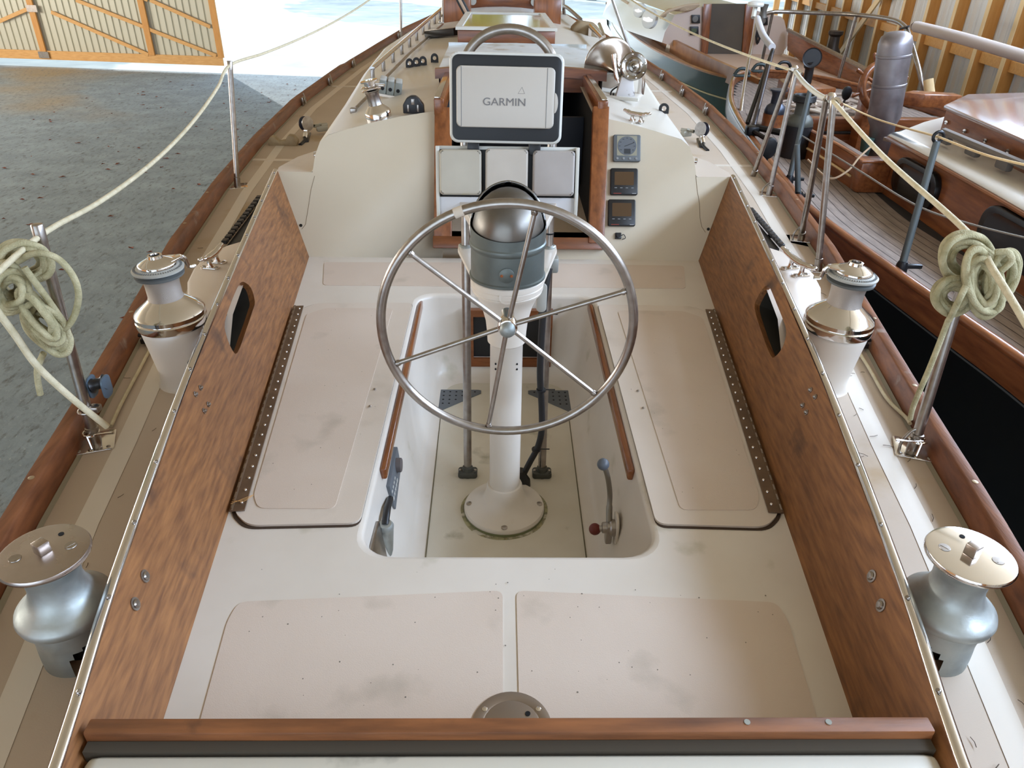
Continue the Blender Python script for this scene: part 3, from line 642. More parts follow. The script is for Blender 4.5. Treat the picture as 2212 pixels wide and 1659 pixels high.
# drum winches aft
wproto = None
for s in (-1, 1):
    side = 'left' if s < 0 else 'right'; c = V((s*.995, 1.175, .05))
    lab = 'worn grey cast drum winch with square spindle beside the left coaming' if s < 0 else 'grey cast drum winch with shiny top and square spindle beside the right coaming'
    t = thing('winch', lab, 'winch', c, 0, 'cast drum winches near the stern')
    m_ = MB(); n = 48; prof = [(.082, 0), (.082, .03), (.081, .052), (.080, .068), (.080, .078), (.084, .112), (.083, .118)]; R_ = []
    for r, h in prof:
        R_.append([m_.b.verts.new(c+V((r*math.cos(2*math.pi*i/n), r*math.sin(2*math.pi*i/n), h))) for i in range(n)])
    for j in range(len(R_)-1):
        for i in range(n):
            a = math.degrees(2*math.pi*(i+.5)/n); tgt = 322 if s < 0 else 218; d_ = abs((a-tgt+180) % 360-180)
            if j < 4 and d_ < (38, 36, 28, 16)[j]: continue
            m_.b.faces.new((R_[j][i], R_[j][(i+1) % n], R_[j+1][(i+1) % n], R_[j+1][i]))
    m_.b.faces.new(R_[-1]); m_.build('base', 'worn', t, 50); m_ = MB(); m_.lathe([(.035, .0), (.035, .11)], c, (0, 0, 1), 20); m_.build('inner_bearing', 'dark', t)
    m_ = MB(); m_.lathe([(.086, .120), (.098, .130), (.101, .142), (.098, .152), (.086, .163), (.070, .178), (.060, .196), (.055, .218), (.056, .240), (.062, .262), (.074, .278), (.086, .286)], c, (0, 0, 1), 48); m_.build('drum', 'worn', t, 60)
    m_ = MB(); m_.lathe([(.086, .286), (.0905, .290), (.0915, .296), (.089, .301), (.084, .302), (0, .3025)], c, (0, 0, 1), 48); tpp = m_.build('top_plate', 'wornp' if s < 0 else 'chrome', t, 40)
    m_ = MB(); m_.box(c+V((0, 0, .316)), (.026, .026, .028), M.Rotation(.5*s, 3, 'Z'), .003); m_.build('square_spindle', 'wornp', tpp)
    m_ = MB()
    for k in (-1, 1):
        q = c+V((k*.048, -k*s*.02, .3025)); m_.lathe([(.0125, 0), (.012, .001), (0, .0012)], q, (0, 0, 1), 16)
        m_.box(q+V((0, 0, .0014)), (.018, .003, .0006), M.Rotation(.9*k, 3, 'Z'))
    m_.build('slotted_screw', 'steel', tpp); 
    m_ = MB(); m_.cyl(c+V((.01, .055, .3027)), c+V((.01, .055, .3032)), .006, n=12); m_.build('oil_hole', 'dark', tpp)
# horn cleats outside the coamings
def cleat(name, lab, c, yaw, L=.20, H=.055, m='chrome', group=None, feet=2, cat='cleat'):
    t = thing(name, lab, cat, c, yaw, group); R_ = M.Rotation(yaw, 3, 'Z'); c = V(c)
    def w(x, y, z): return c+R_ @ V((x, y, z))
    m_ = MB(); m_.tube(spline([w(-L/2, 0, H*1.12), w(-L*.35, 0, H*.98), w(-.03, 0, H*.84), w(.03, 0, H*.84), w(L*.35, 0, H*.98), w(L/2, 0, H*1.12)], 5), [.006]+[.011]*4+[.015]*5+[.017]*6+[.015]*5+[.011]*4+[.006], 12, flat=.8); m_.build('horns', m, t, 60)
    for k in (-1, 1):
        m_ = MB(); m_.lathe([(.016, 0), (.011, .01), (.009, H*.5), (.012, H*.86)], w(k*L*.16, 0, .004), (0, 0, 1), 14); m_.prism([w(k*L*.16+x, y*1.0, 0) for x, y in rrect(.038, .085 if feet == 2 else .04, .018)], (0, 0, .006), .002); ft = m_.build('foot', m, t)
        m_ = MB()
        for q in (-1, 1): screw(m_, w(k*L*.16, q*.028, .006), (0, 0, 1), .007, .003)
        m_.build('foot_screw', 'steel', ft)
    return t
cl = az(462, 573, .27); cleat('horn_cleat', 'polished horn cleat on the left ledge, its horn pointing at the camera', (cl.x, cl.y, .27), math.radians(82), group='horn cleats outside the coamings')
cr = az(1718, 588, .27); cleat('horn_cleat', 'polished horn cleat on the right ledge, just ahead of the winch', (cr.x, cr.y, .27), math.radians(-77), .26, .06, group='horn cleats outside the coamings')
# ------------------------------------------------------------ steering pedestal
PX, PY = -.006, 2.215
t = thing('steering_pedestal', 'white steering pedestal standing on the cockpit sole', 'pedestal', (PX, PY, -.42))
o = V((PX, PY, -.42))
m_ = MB(); m_.lathe([(.154, 0), (.155, .018), (.150, .026), (.118, .036), (.084, .060), (.071, .095), (.067, .125), (.064, .132), (.059, .134)], o, (0, 0, 1), 56); base = m_.build('base_flange', 'gelwhite', t, 40)
m_ = MB()
for a in (0, 90, 180, 270): screw(m_, o+V((.135*math.cos(math.radians(a)), .135*math.sin(math.radians(a)), .031)), (0, 0, 1), .012, .003)
m_.build('flange_screw', 'steel', base)
m_ = MB(); m_.lathe([(.155, .0), (.156, .012), (.156, .013)], o, (0, 0, 1), 56, False); m_.build('algae_line', mat('green_algae', (120, 122, 84), .9), base)
m_ = MB(); m_.lathe([(.057, .13), (.056, .5), (.055, .735), (.062, .742), (.064, .745)], o, (0, 0, 1), 40, False); col_ = m_.build('column', 'gelwhite', t, 50)
m_ = MB()
for x_ in (-.036, .036):
    for z_ in (.655, .675): m_.cyl(o+V((x_, -.0415, z_)), o+V((x_, -.046, z_)), .0032, n=8)
m_.build('screw_hole', 'dark', col_)
m_ = MB(); m_.lathe([(.058, .742), (.064, .744), (.066, .78), (.070, .82), (.084, .875), (.100, .912), (.112, .925), (.114, .932), (.1125, .934), (.116, .937), (.117, .952), (.1145, .955), (.118, .957), (.118, .972), (.115, .975)], o, (0, 0, 1), 56); m_.build('bell', 'gelwhite', t, 35)
m_ = MB(); m_.tube([(PX-.003, PY-.03, .535), (PX-.003, PY-.115, .53)], .024, 20); m_.build('shaft_housing', 'gelwhite', t)
# compass binnacle
o = V((PX, PY, .556))
t = thing('compass_binnacle', 'dull grey drum-shaped compass binnacle with a domed hood on the pedestal', 'compass', o)
m_ = MB(); m_.lathe([(.118, 0), (.1215, .003), (.1215, .009), (.117, .012), (.116, .10), (.1205, .106), (.1215, .112), (.1205, .118), (.117, .122), (.117, .20)], o, (0, 0, 1), 64, False)
bmesh.ops.bisect_plane(m_.b, geom=list(m_.b.verts)+list(m_.b.edges)+list(m_.b.faces), plane_co=o+V((0, -.117, .152)), plane_no=V((0, -.2, 1)), clear_outer=True); body = m_.build('drum_body', 'binn', t, 30)
m_ = MB(); m_.lathe([(.1125*math.cos(a), .145+.138*math.sin(a)) for a in [math.radians(x) for x in (-20, 0, 12, 24, 36, 48, 60, 70, 80, 90)]], o, (0, 0, 1), 56, False)
m_.build('domed_cover', mat('dull_metal_dome', (128, 122, 114), .3, .9, col2=(100, 98, 94), sc=8, rough2=.45), t, 60)
m_ = MB(); m_.lathe([(.1175*math.cos(a), .155+.148*math.sin(a)) for a in [math.radians(x) for x in (-25, -10, 0, 10, 20, 30, 40, 50, 60, 70, 80, 90)]], o, (0, 0, 1), 64, False)
bmesh.ops.bisect_plane(m_.b, geom=list(m_.b.verts)+list(m_.b.edges)+list(m_.b.faces), plane_co=o+V((0, .045, .235)), plane_no=V((0, -.9, .25)), clear_outer=True)
sol = m_.build('hood', mat('bright_hood', (150, 150, 150), .22, 1, col2=(120, 122, 124), sc=5), t, 60)
md_ = sol.modifiers.new('thick', 'SOLIDIFY'); md_.thickness = .006; md_.offset = 1
m_ = MB(); pc = o+V((-.004, -.1165, .048)); m_.lathe([(.024, 0), (.024, .003), (.022, .0045), (0, .0045)], pc, (0, -1, 0), 28); pl = m_.build('round_boss', 'binn', body)
m_ = MB()
for k in (-1, 1): m_.lathe([(.005, 0), (.004, .002), (0, .0025)], pc+V((k*.015, -.0045, 0)), (0, -1, 0), 10)
m_.build('rusty_screw', mat('rust', (136, 74, 34), .8), pl)
# guard rail around the pedestal
PL = (-.155, .150)
t = thing('pedestal_guard', 'tall polished tube hoop guarding the pedestal, rising above the plotter', 'guard rail', (0, 2.45, -.42))
def pipe(x, z): return V((x, 2.43+.28*max(0, z+.42)**1.0/1.6, z))
pts = [pipe(PL[0], z) for z in (-.40, 0, .4, .8, 1.02)]
for k in range(13):
    a = math.pi*k/12; p = pipe((PL[0]+PL[1])/2-math.cos(a)*(PL[1]-PL[0])/2, 1.10+.125*math.sin(a)); pts.append(p)
pts += [pipe(PL[1], z) for z in (1.02, .8, .4, 0, -.40)]
m_ = MB(); m_.tube(spline(pts, 3), .0165, 18); hoop = m_.build('hoop', 'steel', t, 60)
for x in PL:
    m_ = MB(); b = V((x, 2.43, -.42)); m_.prism([b+V((p[0], p[1], 0)) for p in rrect(.078, .05, .012)], (0, 0, .028), .006); m_.lathe([(.024, 0), (.021, .045)], b, (0, 0, 1), 16); f_ = m_.build('foot', mat('dark_grey_casting', (84, 84, 78), .6, .4), t)
    m_ = MB()
    for k in (-1, 1): screw(m_, b+V((k*.03, 0, .028)), (0, 0, 1), .006, .003)
    m_.build('foot_screw', 'steel', f_)
    s = -1 if x < 0 else 1
    for zz, nm in ((.512, 'lower_bracket'), (.662, 'upper_bracket')):
        c = pipe(x, zz); m_ = MB(); i0 = V((s*.10, PY+.075, zz)); 
        pp = [c+V((s*.028, -.028, 0)), c+V((s*.028, .026, 0)), c+V((-s*.03, .02, 0)), i0+V((-s*.03, .04, 0)), i0+V((0, -.05, 0))]
        if zz < .6: pp[4] = i0+V((s*.005, -.06, -.0)); 
        m_.prism(pp, (0, 0, -.016 if zz < .6 else .030), .003); m_.build(nm, 'gelwhite', t)
        m_ = MB(); m_.lathe([(.025, -.004), (.026, .008), (.022, .012)], c-V((0, 0, .004)), (0, 0, 1), 18); m_.build('collar', 'worn', t)
m_ = MB(); c = pipe(PL[1], .455); m_.box(c+V((.018, -.012, .0)), (.036, .045, .06), None, .008); m_.lathe([(.022, -.035), (.022, .03)], c, (0, 0, 1), 16); m_.build('clamp', 'worn', t)
m_ = MB(); m_.lathe([(.0175, 0), (.0175, .006)], pipe(PL[1], .56), (0, 0, 1), 16); m_.build('cable_tie', 'black', t)
# cable loom down the right tube
t = thing('cable_loom', 'black cable loom tied to the right tube of the pedestal guard', 'cable', (.14, 2.4, -.42))
m_ = MB(); pts = [V((.142, 2.42, .50)), V((.130, 2.40, .42)), V((.125, 2.40, .30)), V((.123, 2.39, .10)), V((.135, 2.39, -.06)), V((.138, 2.38, -.16)), V((.125, 2.38, -.24)), V((.098, 2.37, -.30)), V((.075, 2.37, -.36)), V((.06, 2.37, -.41))]
m_.tube(spline(pts, 6), .0125, 12); m_.build('cable', 'rubber', t, 60)
for z, p in ((.33, (.126, 2.40)), (.02, (.13, 2.39)), (-.25, (.12, 2.38))):
    m_ = MB(); m_.lathe([(.018, -.004), (.019, 0), (.018, .004)], V((p[0], p[1], z)), (0, 0, 1), 14); m_.box(V((p[0]+.03, p[1], z+.002)), (.045, .004, .003)); m_.build('cable_tie', 'black', t)
m_ = MB(); m_.lathe([(.042, 0), (.040, .025), (.026, .05), (.018, .075)], V((.06, 2.37, -.42)), (0, 0, 1), 18); m_.build('deck_gland', 'black', t)
m_ = MB(); m_.prism([V((.118+p[0], 2.385, .40+p[1])) for p in rrect(.036, .11, .016)], (0, .03, 0), .004); solo('grey_fairlead', m_, 'lgrey', 'grey plastic pad between the pedestal and the right guard tube', 'fairlead')
# ------------------------------------------------------------ wheel
WC = V((-.008, 1.90, .530)); WR = .360
t = thing('helm', 'polished stainless steering wheel with six spokes in front of the pedestal', 'steering wheel', WC)
m_ = MB(); m_.tube([WC+V((math.cos(a)*WR, 0, math.sin(a)*WR)) for a in [2*math.pi*i/96 for i in range(96)]], .0135, 16, True); rim = m_.build('rim', 'steel', t, 60)
m_ = MB(); a0 = math.atan2((ay(993, 462, 1.9)-WC).z, (ay(993, 462, 1.9)-WC).x); m_.tube([WC+V((math.cos(a0+k*.022)*WR, 0, math.sin(a0+k*.022)*WR)) for k in (-1.6, -.5, .5, 1.6)], .0142, 16); m_.build('tape_mark', mat('masking_tape', (200, 186, 168), .8), rim)
for px, py in ((890, 550), (1155, 458), (1355, 628), (1290, 855), (1054, 925), (857, 785)):
    q = ay(px, py, 1.9)-WC; a = math.atan2(q.z, q.x); d = V((math.cos(a), 0, math.sin(a)))
    m_ = MB(); m_.tube([WC+V((0, .006, 0))+d*.018, WC+d*(WR-.006)], .0072, 12)
    m_.lathe([(.010, 0), (.0085, .008)], WC+d*(WR-.016), -d, 12); m_.build('spoke', 'steel', t, 60)
m_ = MB(); m_.lathe([(.021, -.085), (.022, -.03), (.0275, -.026), (.0285, .010), (.026, .014), (.022, .015)], WC, (0, -1, 0), 32); hub = m_.build('hub', 'chrome', t, 40)
m_ = MB(); m_.lathe([(.0225, .014), (.0225, .024), (.019, .032), (.008, .037), (0, .038)], WC, (0, -1, 0), 28); m_.build('hub_nut', 'worn', hub, 50)
# ------------------------------------------------------------ instrument pod and plotter
TL = math.radians(14); RT = M.Rotation(-TL, 3, 'X')
PC = V((-.006, 2.575, .785))
def pw(x, y, z): return PC+RT @ V((x, y, z))
t = thing('instrument_pod', 'white three-bay instrument pod with peeling paint behind the compass', 'instrument pod', PC)
m_ = MB(); m_.box(pw(0, .035, .0), (.49, .012, .17), RT); m_.build('back_panel', 'black', t)
m_ = MB(); m_.prism([pw(-.235, -.012, -.080), pw(.235, -.012, -.080), pw(.235, -.002, -.145), pw(-.235, -.002, -.145)], RT @ V((0, .03, 0)), .002)
m_.build('lower_panel', mat('peeling_white_paint', (206, 204, 204), .45, spots=((140, 128, 104), 16, .66, .02)), t)
for s in (-1, 1):
    m_ = MB(); x = s*.246; m_.prism([pw(x, -.024, -.083), pw(x, -.02, .088), pw(x, .045, .088), pw(x, .045, -.15), pw(x, -.012, -.15)], V((-s*.012, 0, 0)), .002); m_.build('side_cheek', 'white', t)
m_ = MB(); m_.box(pw(0, .02, .083), (.48, .02, .012), RT, .002); m_.build('top_strip', 'white', t)
for i, (x, w_, lab, c1) in enumerate(((-.161, .148, 'grimy yellowed instrument cover at the left of the pod', (182, 173, 155)), (-.003, .150, 'clean cream instrument cover in the middle of the pod', (196, 186, 172)), (.158, .148, 'pinkish grey instrument cover at the right of the pod', (174, 165, 158)))):
    m_ = MB(); h = .150
    m_.prism([pw(x+p[0], -.036, (.006 if i == 1 else .002)+p[1]) for p in rrect(w_*.97, h, .014)], RT @ V((0, .055, 0)), .007)
    solo('instrument_cover', m_, mat('cover_plastic_%s' % 'abc'[i], c1, .5, col2=tuple(int(v*.93) for v in c1), sc=7, spots=((170, 160, 110), 9, .62, .1) if i == 0 else None), lab, 'instrument cover', 'instrument covers on the pod', 50)
# plotter
TP = math.radians(10); RP = M.Rotation(math.radians(.5), 3, 'Y') @ M.Rotation(-TP, 3, 'X'); QC = V((-.0125, 2.60, 1.025))
def qw(x, y, z): return QC+RP @ V((x, y, z))
t = thing('chartplotter', 'chartplotter in a rounded white frame with a pale sun cover above the pod', 'chartplotter', QC)
m_ = MB(); m_.prism([qw(p[0], -.012, p[1]) for p in rrect(.376, .282, .028, 8)], RP @ V((0, .034, 0)), .006); m_.build('housing', 'white', t, 50)
m_ = MB(); m_.prism([qw(p[0], -.0165, p[1]) for p in rrect(.358, .264, .022, 8)], RP @ V((0, .006, 0)), .001); m_.build('bezel', mat('black_matte_plastic', (26, 28, 30), .5), t, 50)
m_ = MB(); m_.prism([qw(p[0]-.003, -.037, p[1]+.004) for p in rrect(.322, .188, .017, 8)], RP @ V((0, .022, 0)), .004); cov = m_.build('sun_cover', mat('sun_cover_plastic', (190, 182, 170), .45), t, 50)
m_ = MB()
for x in (-.145, .135): m_.box(qw(x-.003, -.0372, .004), (.0014, .0012, .184), RP)
m_.build('cover_seam', 'grey', cov)
m_ = MB(); m_.prism([qw(.158+abs(math.cos(a))*.012, -.036, math.sin(a)*.032-.01) for a in [math.radians(-90+18*k) for k in range(11)]], RP @ V((0, .02, 0)), .001); m_.build('pull_tab', mat('sun_cover_tab', (182, 174, 162), .45), cov)
fc = bpy.data.curves.new('letters', 'FONT'); fc.body = 'GARMIN'; fc.size = 1; fc.extrude = .02; fc.offset = 0.0; fo = bpy.data.objects.new('letters', fc); COL.objects.link(fo)
bpy.context.view_layer.update(); me = bpy.data.meshes.new_from_object(fo); bpy.data.objects.remove(fo)
m_ = MB(); m_.b.from_mesh(me); xs_ = [v.co.x for v in m_.b.verts]; zs_ = [v.co.y for v in m_.b.verts]; wx = max(xs_)-min(xs_); wz = max(zs_)-min(zs_)
for v in m_.b.verts:
    p = v.co.copy(); v.co = qw(-.0765+(p.x-min(xs_))/wx*.139, -.0378-(p.z/.02)*.0006, -.0095-.0115+(p.y-min(zs_))/wz*.0235)
m_.build('lettering', mat('faded_grey_print', (112, 108, 106), .6), cov, 0)
m_ = MB()
tri = [V((.038, 0, .017)), V((.0505, 0, .037)), V((.060, 0, .017))]
for a, b in zip(tri, tri[1:]+tri[:1]): m_.tube([qw(a.x, -.0372, a.z), qw(b.x, -.0372, b.z)], .0006, 6)
m_.build('triangle_mark', mat('faded_mark', (150, 144, 138), .6), cov)
for x in (-.11, .10):
    m_ = MB(); m_.box(qw(x, .02, -.158), (.04, .03, .04), RP, .003); m_.build('mount_knob', 'black', t)
# ------------------------------------------------------------ instruments on the cabin's after face
un = V((0, -1, BS)).normalized(); us = V((0, BS, 1)).normalized(); ux = V((1, 0, 0)); RB = M((ux, -un, us)).transposed()
def bb(px, py, off=0): return ab(px, py)+un*off
for i, (px, py, lab) in enumerate(((1353, 322, 'grey dial instrument with a round scale, topmost of three on the cabin face'), (1347, 394, 'black square display, middle of three instruments on the cabin face'), (1342, 461, 'black square display, lowest of three instruments on the cabin face'))):
    c = bb(px, py); w_ = .148
    t = thing('gauge', lab, 'gauge', c)
    def g(x, z, off=0): return c+ux*x+us*z+un*off
    m_ = MB(); m_.prism([g(p[0], p[1], .0) for p in rrect(w_, w_*.97, .010)], un*.020, .004); b_ = m_.build('case', mat('grey_case', (92, 96, 98), .5) if i == 0 else 'black', t, 50)
    if i == 0:
        m_ = MB(); m_.prism([g(p[0], p[1]+.012, .0195) for p in rrect(.108, .106, .003)], un*.001); m_.build('dial_plate', mat('dial_plate_cream', (146, 142, 122), .5), t)
        m_ = MB(); m_.lathe([(.051, 0), (.050, .0012), (0, .0013)], g(0, .012, .0205), un, 40); d_ = m_.build('dial', mat('dial_grey', (96, 100, 104), .5), t)
        m_ = MB(); a = math.radians(22); m_.box(g(.012, .018, .0225), (.056, .001, .003), RB @ M.Rotation(-a, 3, 'Y'))
        m_.box(g(.002, -.018, .0222), (.034, .0008, .026), RB); m_.build('pointer_and_window', mat('dial_dark', (44, 46, 48), .6), d_)
        m_ = MB()
        for k in range(9):
            a = math.radians(-35+k*31.2); m_.box(g(.040*math.cos(a), .012+.040*math.sin(a), .0222), (.009, .0006, .0035), RB)
        m_.build('scale_mark', mat('dial_marks', (60, 62, 64), .6), d_)
        for k in range(4):
            m_ = MB(); m_.lathe([(.0075, 0), (.0065, .004), (0, .0045)], g(-.052+k*.034, -.056, .019), un, 14); m_.build('button', mat('pale_button', (132, 134, 134), .5), t)
    else:
        m_ = MB(); m_.prism([g(p[0], p[1]+.016, .0195) for p in rrect(.104, .072, .005)], un*.001); m_.build('display', mat('dim_amber_lcd', (84, 62, 40), .25), t)
        m_ = MB(); m_.box(g(-.036, -.064, .0203), (.042, .0006, .0045), RB); m_.build('red_mark', mat('red_mark', (120, 40, 26), .5), t)
        m_ = MB(); m_.box(g(.054, -.064, .0203), (.022, .0006, .004), RB)
        for k in range(4): m_.box(g(-.045+k*.030, -.034, .0203), (.013, .0006, .003), RB)
        m_.build('small_lettering', mat('pale_print', (150, 152, 154), .5), t)
c = bb(1335, 510); t = thing('socket', 'small black socket with a hanging cap under the gauges', 'socket', c)
m_ = MB(); m_.prism([c+ux*p[0]+us*p[1] for p in rrect(.034, .034, .005)], un*.012, .003); m_.lathe([(.011, .012), (.011, .02), (0, .02)], c, un, 16); m_.build('cap', 'black', t)
m_ = MB(); m_.tube(spline([c+un*.01+ux*.014, c+un*.012+ux*.03+us*.006, c+un*.01+ux*.038-us*.012, c+un*.01+ux*.02-us*.02], 5), .0022, 8); m_.build('strap', 'black', t)
# drain spouts and seam cracks on the face
for px, py in ((650, 487), (1530, 495)):
    c = bb(px, py); m_ = MB(); m_.lathe([(.0085, 0), (.008, .003), (.005, .003), (.005, .0015), (0, .0015)], c, un, 14)
    solo('drain_grommet', m_, 'black', 'small black grommet low in the %s corner of the cabin face' % ('left' if px < 1000 else 'right'), 'grommet')
m_ = MB(); m_.tube([bb(*p, .0005) for p in ((1503, 378), (1506, 410), (1511, 440), (1512, 470), (1516, 490), (1524, 502))], .0013, 5)
m_.tube([bb(*p, .0005) for p in ((680, 380), (672, 410), (666, 450), (660, 485), (652, 495))], .0011, 5); m_.build('hairline_crack', mat('crack', (120, 104, 82), .9), boat)
# ------------------------------------------------------------ engine controls in the well
c = ax(1328, 1140, .372); t = thing('throttle_lever', 'curved metal lever with a grey ball knob on the right wall of the well', 'lever', c)
m_ = MB(); m_.prism([V((.380, c.y+p[0], c.z+p[1])) for p in rrect(.085, .12, .04)], (-.008, 0, 0), .002); m_.build('flange', 'gelwhite', t)
m_ = MB(); m_.lathe([(.030, 0), (.030, .016), (.022, .024), (.018, .045), (0, .046)], V((.373, c.y, c.z)), (-1, 0, 0), 24); m_.prism([V((.362, c.y+p[0], c.z-.02+p[1])) for p in rrect(.045, .09, .018)], (-.02, 0, 0), .004); m_.build('gearbox', 'steel', t)
bk = ax(1303, 1003, .315); m_ = MB(); m_.tube(spline([V((.352, c.y, c.z+.01)), V((.352, c.y+.03, c.z+.055)), V((.352, c.y+.05, c.z+.11)), V((.335, (c.y+.05+bk.y)/2, (c.z+.12+bk.z)/2+.01)), bk], 6), [.011]*8+[.009]*17, 12, flat=.7); m_.build('arm', mat('satin_lever', (140, 134, 124), .4, .8), t, 60)
m_ = MB(); m_.lathe([(.0205*math.sin(a), -.0205*math.cos(a)) for a in [math.pi*k/10 for k in range(11)]], bk, (0, 0, 1), 20, False); m_.build('ball_knob', mat('grey_ball', (84, 90, 98), .45), t, 80)
c2 = ax(1285, 1143, .305); m_ = MB(); m_.lathe([(.021*math.sin(a), -.021*math.cos(a)) for a in [math.pi*k/10 for k in range(11)]], c2, (0, 0, 1), 20, False); m_.build('red_knob', mat('red_ball', (104, 34, 26), .45), t, 80)
m_ = MB(); m_.tube([c2, V((.35, c.y, c.z))], .011, 10); m_.build('knob_stem', 'steel', t)
# engine panel on the left wall
t = thing('engine_controls', 'dark grey engine panel under the left seat trim', 'control panel', (-.39, 1.95, -.2))
q = [ax(838, 960, -.392), ax(856, 962, -.372), ax(863, 1010, -.372), ax(852, 1090, -.372), ax(828, 1078, -.392), ax(826, 1040, -.392)]
ya, yb_ = 1.96, 2.18
m_ = MB(); m_.prism([(-.42, ya, -.100), (-.42, yb_, -.095), (-.412, yb_, -.185), (-.408, ya+.01, -.21), (-.410, ya, -.19)], (.026, 0, 0), .003); bd = m_.build('panel', 'grey', t)
m_ = MB(); m_.lathe([(.026, 0), (.026, .018), (.022, .021), (0, .021)], V((-.393, 2.11, -.125)), (1, 0, 0), 24); m_.build('key_cap', mat('brown_grey_cap', (98, 90, 88), .5), t)
m_ = MB()
for k in range(5): m_.box((-.3870, 1.975+k*.024, -.165), (.002, .014, .012))
for k in range(4): m_.box((-.3900, 1.975+k*.024, -.135), (.002, .012, .008))
m_.build('panel_lettering', 'white', bd)
t = thing('gearshift_housing', 'grey tapered lever housing on the left wall of the well', 'lever', (-.39, 1.74, -.3))
m_ = MB(); m_.lathe([(.020, 0), (.026, -.012), (.024, -.03), (.014, -.13), (.008, -.155), (0, -.157)], V((-.385, 1.775, -.10)), (0, -.15, 1), 20); m_.build('housing', 'worn', t)
m_ = MB(); m_.tube([V((-.392, 1.93, -.13)), V((-.388, 1.85, -.10)), V((-.385, 1.79, -.095)), V((-.385, 1.775, -.105))], .012, 10); m_.build('lever', 'black', t)
m_ = MB(); m_.prism([(-.411, 1.56, -.06), (-.411, 1.76, -.075), (-.392, 1.74, -.215), (-.388, 1.71, -.26), (-.388, 1.57, -.26)], (.012, 0, 0), .003); solo('access_hatch', m_, 'steel', 'grey metal access plate in the near left corner of the well', 'hatch')
# ------------------------------------------------------------ cabin top gear
def cr_(px, py): return af(px, py, zr)
def nrm(p): return V((.31*p.x, -.02, 1)).normalized()
# coachroof winch
c = cr_(815, 262); c = V((c.x, c.y+.07, zr(c.x, c.y+.07))); nn = nrm(c)
t = thing('winch', 'small polished winch on the left corner of the cabin top', 'winch', c); nn = V((-.2, -.05, 1)).normalized()
m_ = MB(); m_.lathe([(.070, -.01), (.071, 0), (.071, .036), (.066, .042), (.048, .062), (.038, .072)], c, nn, 40); m_.build('skirt', 'chrome', t, 40)
m_ = MB(); m_.lathe([(.037, .07), (.034, .09), (.034, .125), (.040, .142)], c, nn, 36); m_.build('drum', 'steel', t)
for k, h in enumerate((.142, .160)):
    m_ = MB(); m_.lathe([(.036, h), (.050, h+.004), (.052, h+.007), (.040, h+.011)], c, nn, 30); m_.build('jaw', 'chrome', t)
m_ = MB(); m_.lathe([(.030, .165), (.030, .19), (.046, .192), (.046, .198), (.020, .20), (.017, .19), (0, .19)], c, nn, 30); m_.box(c+nn*.175+V((.055, .0, 0)), (.05, .03, .012), None, .004); m_.build('top_cap', 'chrome', t)
# triple rope clutch
c = cr_(842, 205); t = thing('rope_clutch', 'grey triple rope clutch behind the small cabin-top winch', 'rope clutch', c)
rz = M.Rotation(math.radians(6), 3, 'Z') @ M.Rotation(math.radians(10), 3, 'Y')
m_ = MB(); m_.box(c+V((0, 0, .006)), (.16, .20, .014), rz, .003); m_.build('pad', 'gelwhite', t)
for k in (-1, 0, 1):
    o = c+rz @ V((k*.047, 0, .05)); m_ = MB(); m_.box(o, (.045, .17, .075), rz, .006); bd = m_.build('clutch_body', mat('grey_green_clutch', (120, 122, 114), .5), t)
    m_ = MB(); m_.box(o+rz @ V((0, -.02, .043)), (.038, .12, .014), rz, .004); m_.build('clutch_handle', 'lgrey', bd)
    m_ = MB(); m_.cyl(o+rz @ V((0, -.084, -.005)), o+rz @ V((0, -.0865, -.005)), .011, n=16); m_.build('rope_hole', 'dark', bd)
# black fairleads
def fairlead(px, py, lab, w_=.040, h_=.042, rz=0, grp=None, z=None, double=False):
    c = cr_(px, py) if z is None else az(px, py, z); t = thing('fairlead', lab, 'fairlead', c, 0, grp)
    R_ = M.Rotation(rz, 3, 'Z'); outer = [(-w_/2, 0), (w_/2, 0), (w_/2, h_*.5)]+[(w_/2*math.cos(math.radians(a)), h_*.5+h_*.5*math.sin(math.radians(a))) for a in range(15, 180, 15)]+[(-w_/2, h_*.5)]
    m_ = MB(); hole = [(w_*.24*math.cos(a), h_*.5+w_*.26*math.sin(a)) for a in [2*math.pi*k/14 for k in range(14)]]
    f = lambda p: c+R_ @ V((p[0], -.009, p[1]))
    m_.holed([f(p) for p in outer], [[f(p) for p in hole]], R_ @ V((0, .018, 0))); m_.build('eye', 'black', t)
    m_ = MB(); m_.tube([c+R_ @ V((w_*.24*math.cos(a), 0, h_*.5+w_*.26*math.sin(a))) for a in [2*math.pi*k/14 for k in range(14)]], .0035, 8, True); m_.build('liner', 'chrome', t)
    return t
for i, px in enumerate((885, 900, 914, 939)):
    fairlead(px, 146-i*2.4 if i < 3 else 135, ['black eye fairlead, leftmost of the row on the left cabin top', 'black eye fairlead, second from left in the row on the cabin top', 'black eye fairlead, third from left in the row on the cabin top', 'black eye fairlead standing apart, right of the row of three'][i], .055, .062, .1, 'black eye fairleads on the left cabin top')
fairlead(1433, 245, 'single black eye fairlead near the right edge of the cabin top', .062, .06, -.15)
c = cr_(893, 246); t = thing('line_organiser', 'chunky black fairlead block near the left corner of the companionway', 'fairlead', c)
m_ = MB(); m_.prism([c+V((x, 0, z)) for x, z in ((-.055, 0), (.058, 0), (.056, .045), (.03, .078), (.012, .09), (-.012, .09), (-.034, .078), (-.055, .045))], (0, .045, 0), .006); m_.build('body', 'black', t)
m_ = MB()
for k in (-1, 1): m_.box(c+V((k*.026, -.003, .03)), (.010, .006, .036), None, .002)
m_.box(c+V((0, -.002, .062)), (.018, .004, .03), None, .002); m_.build('sheave', 'steel', t)
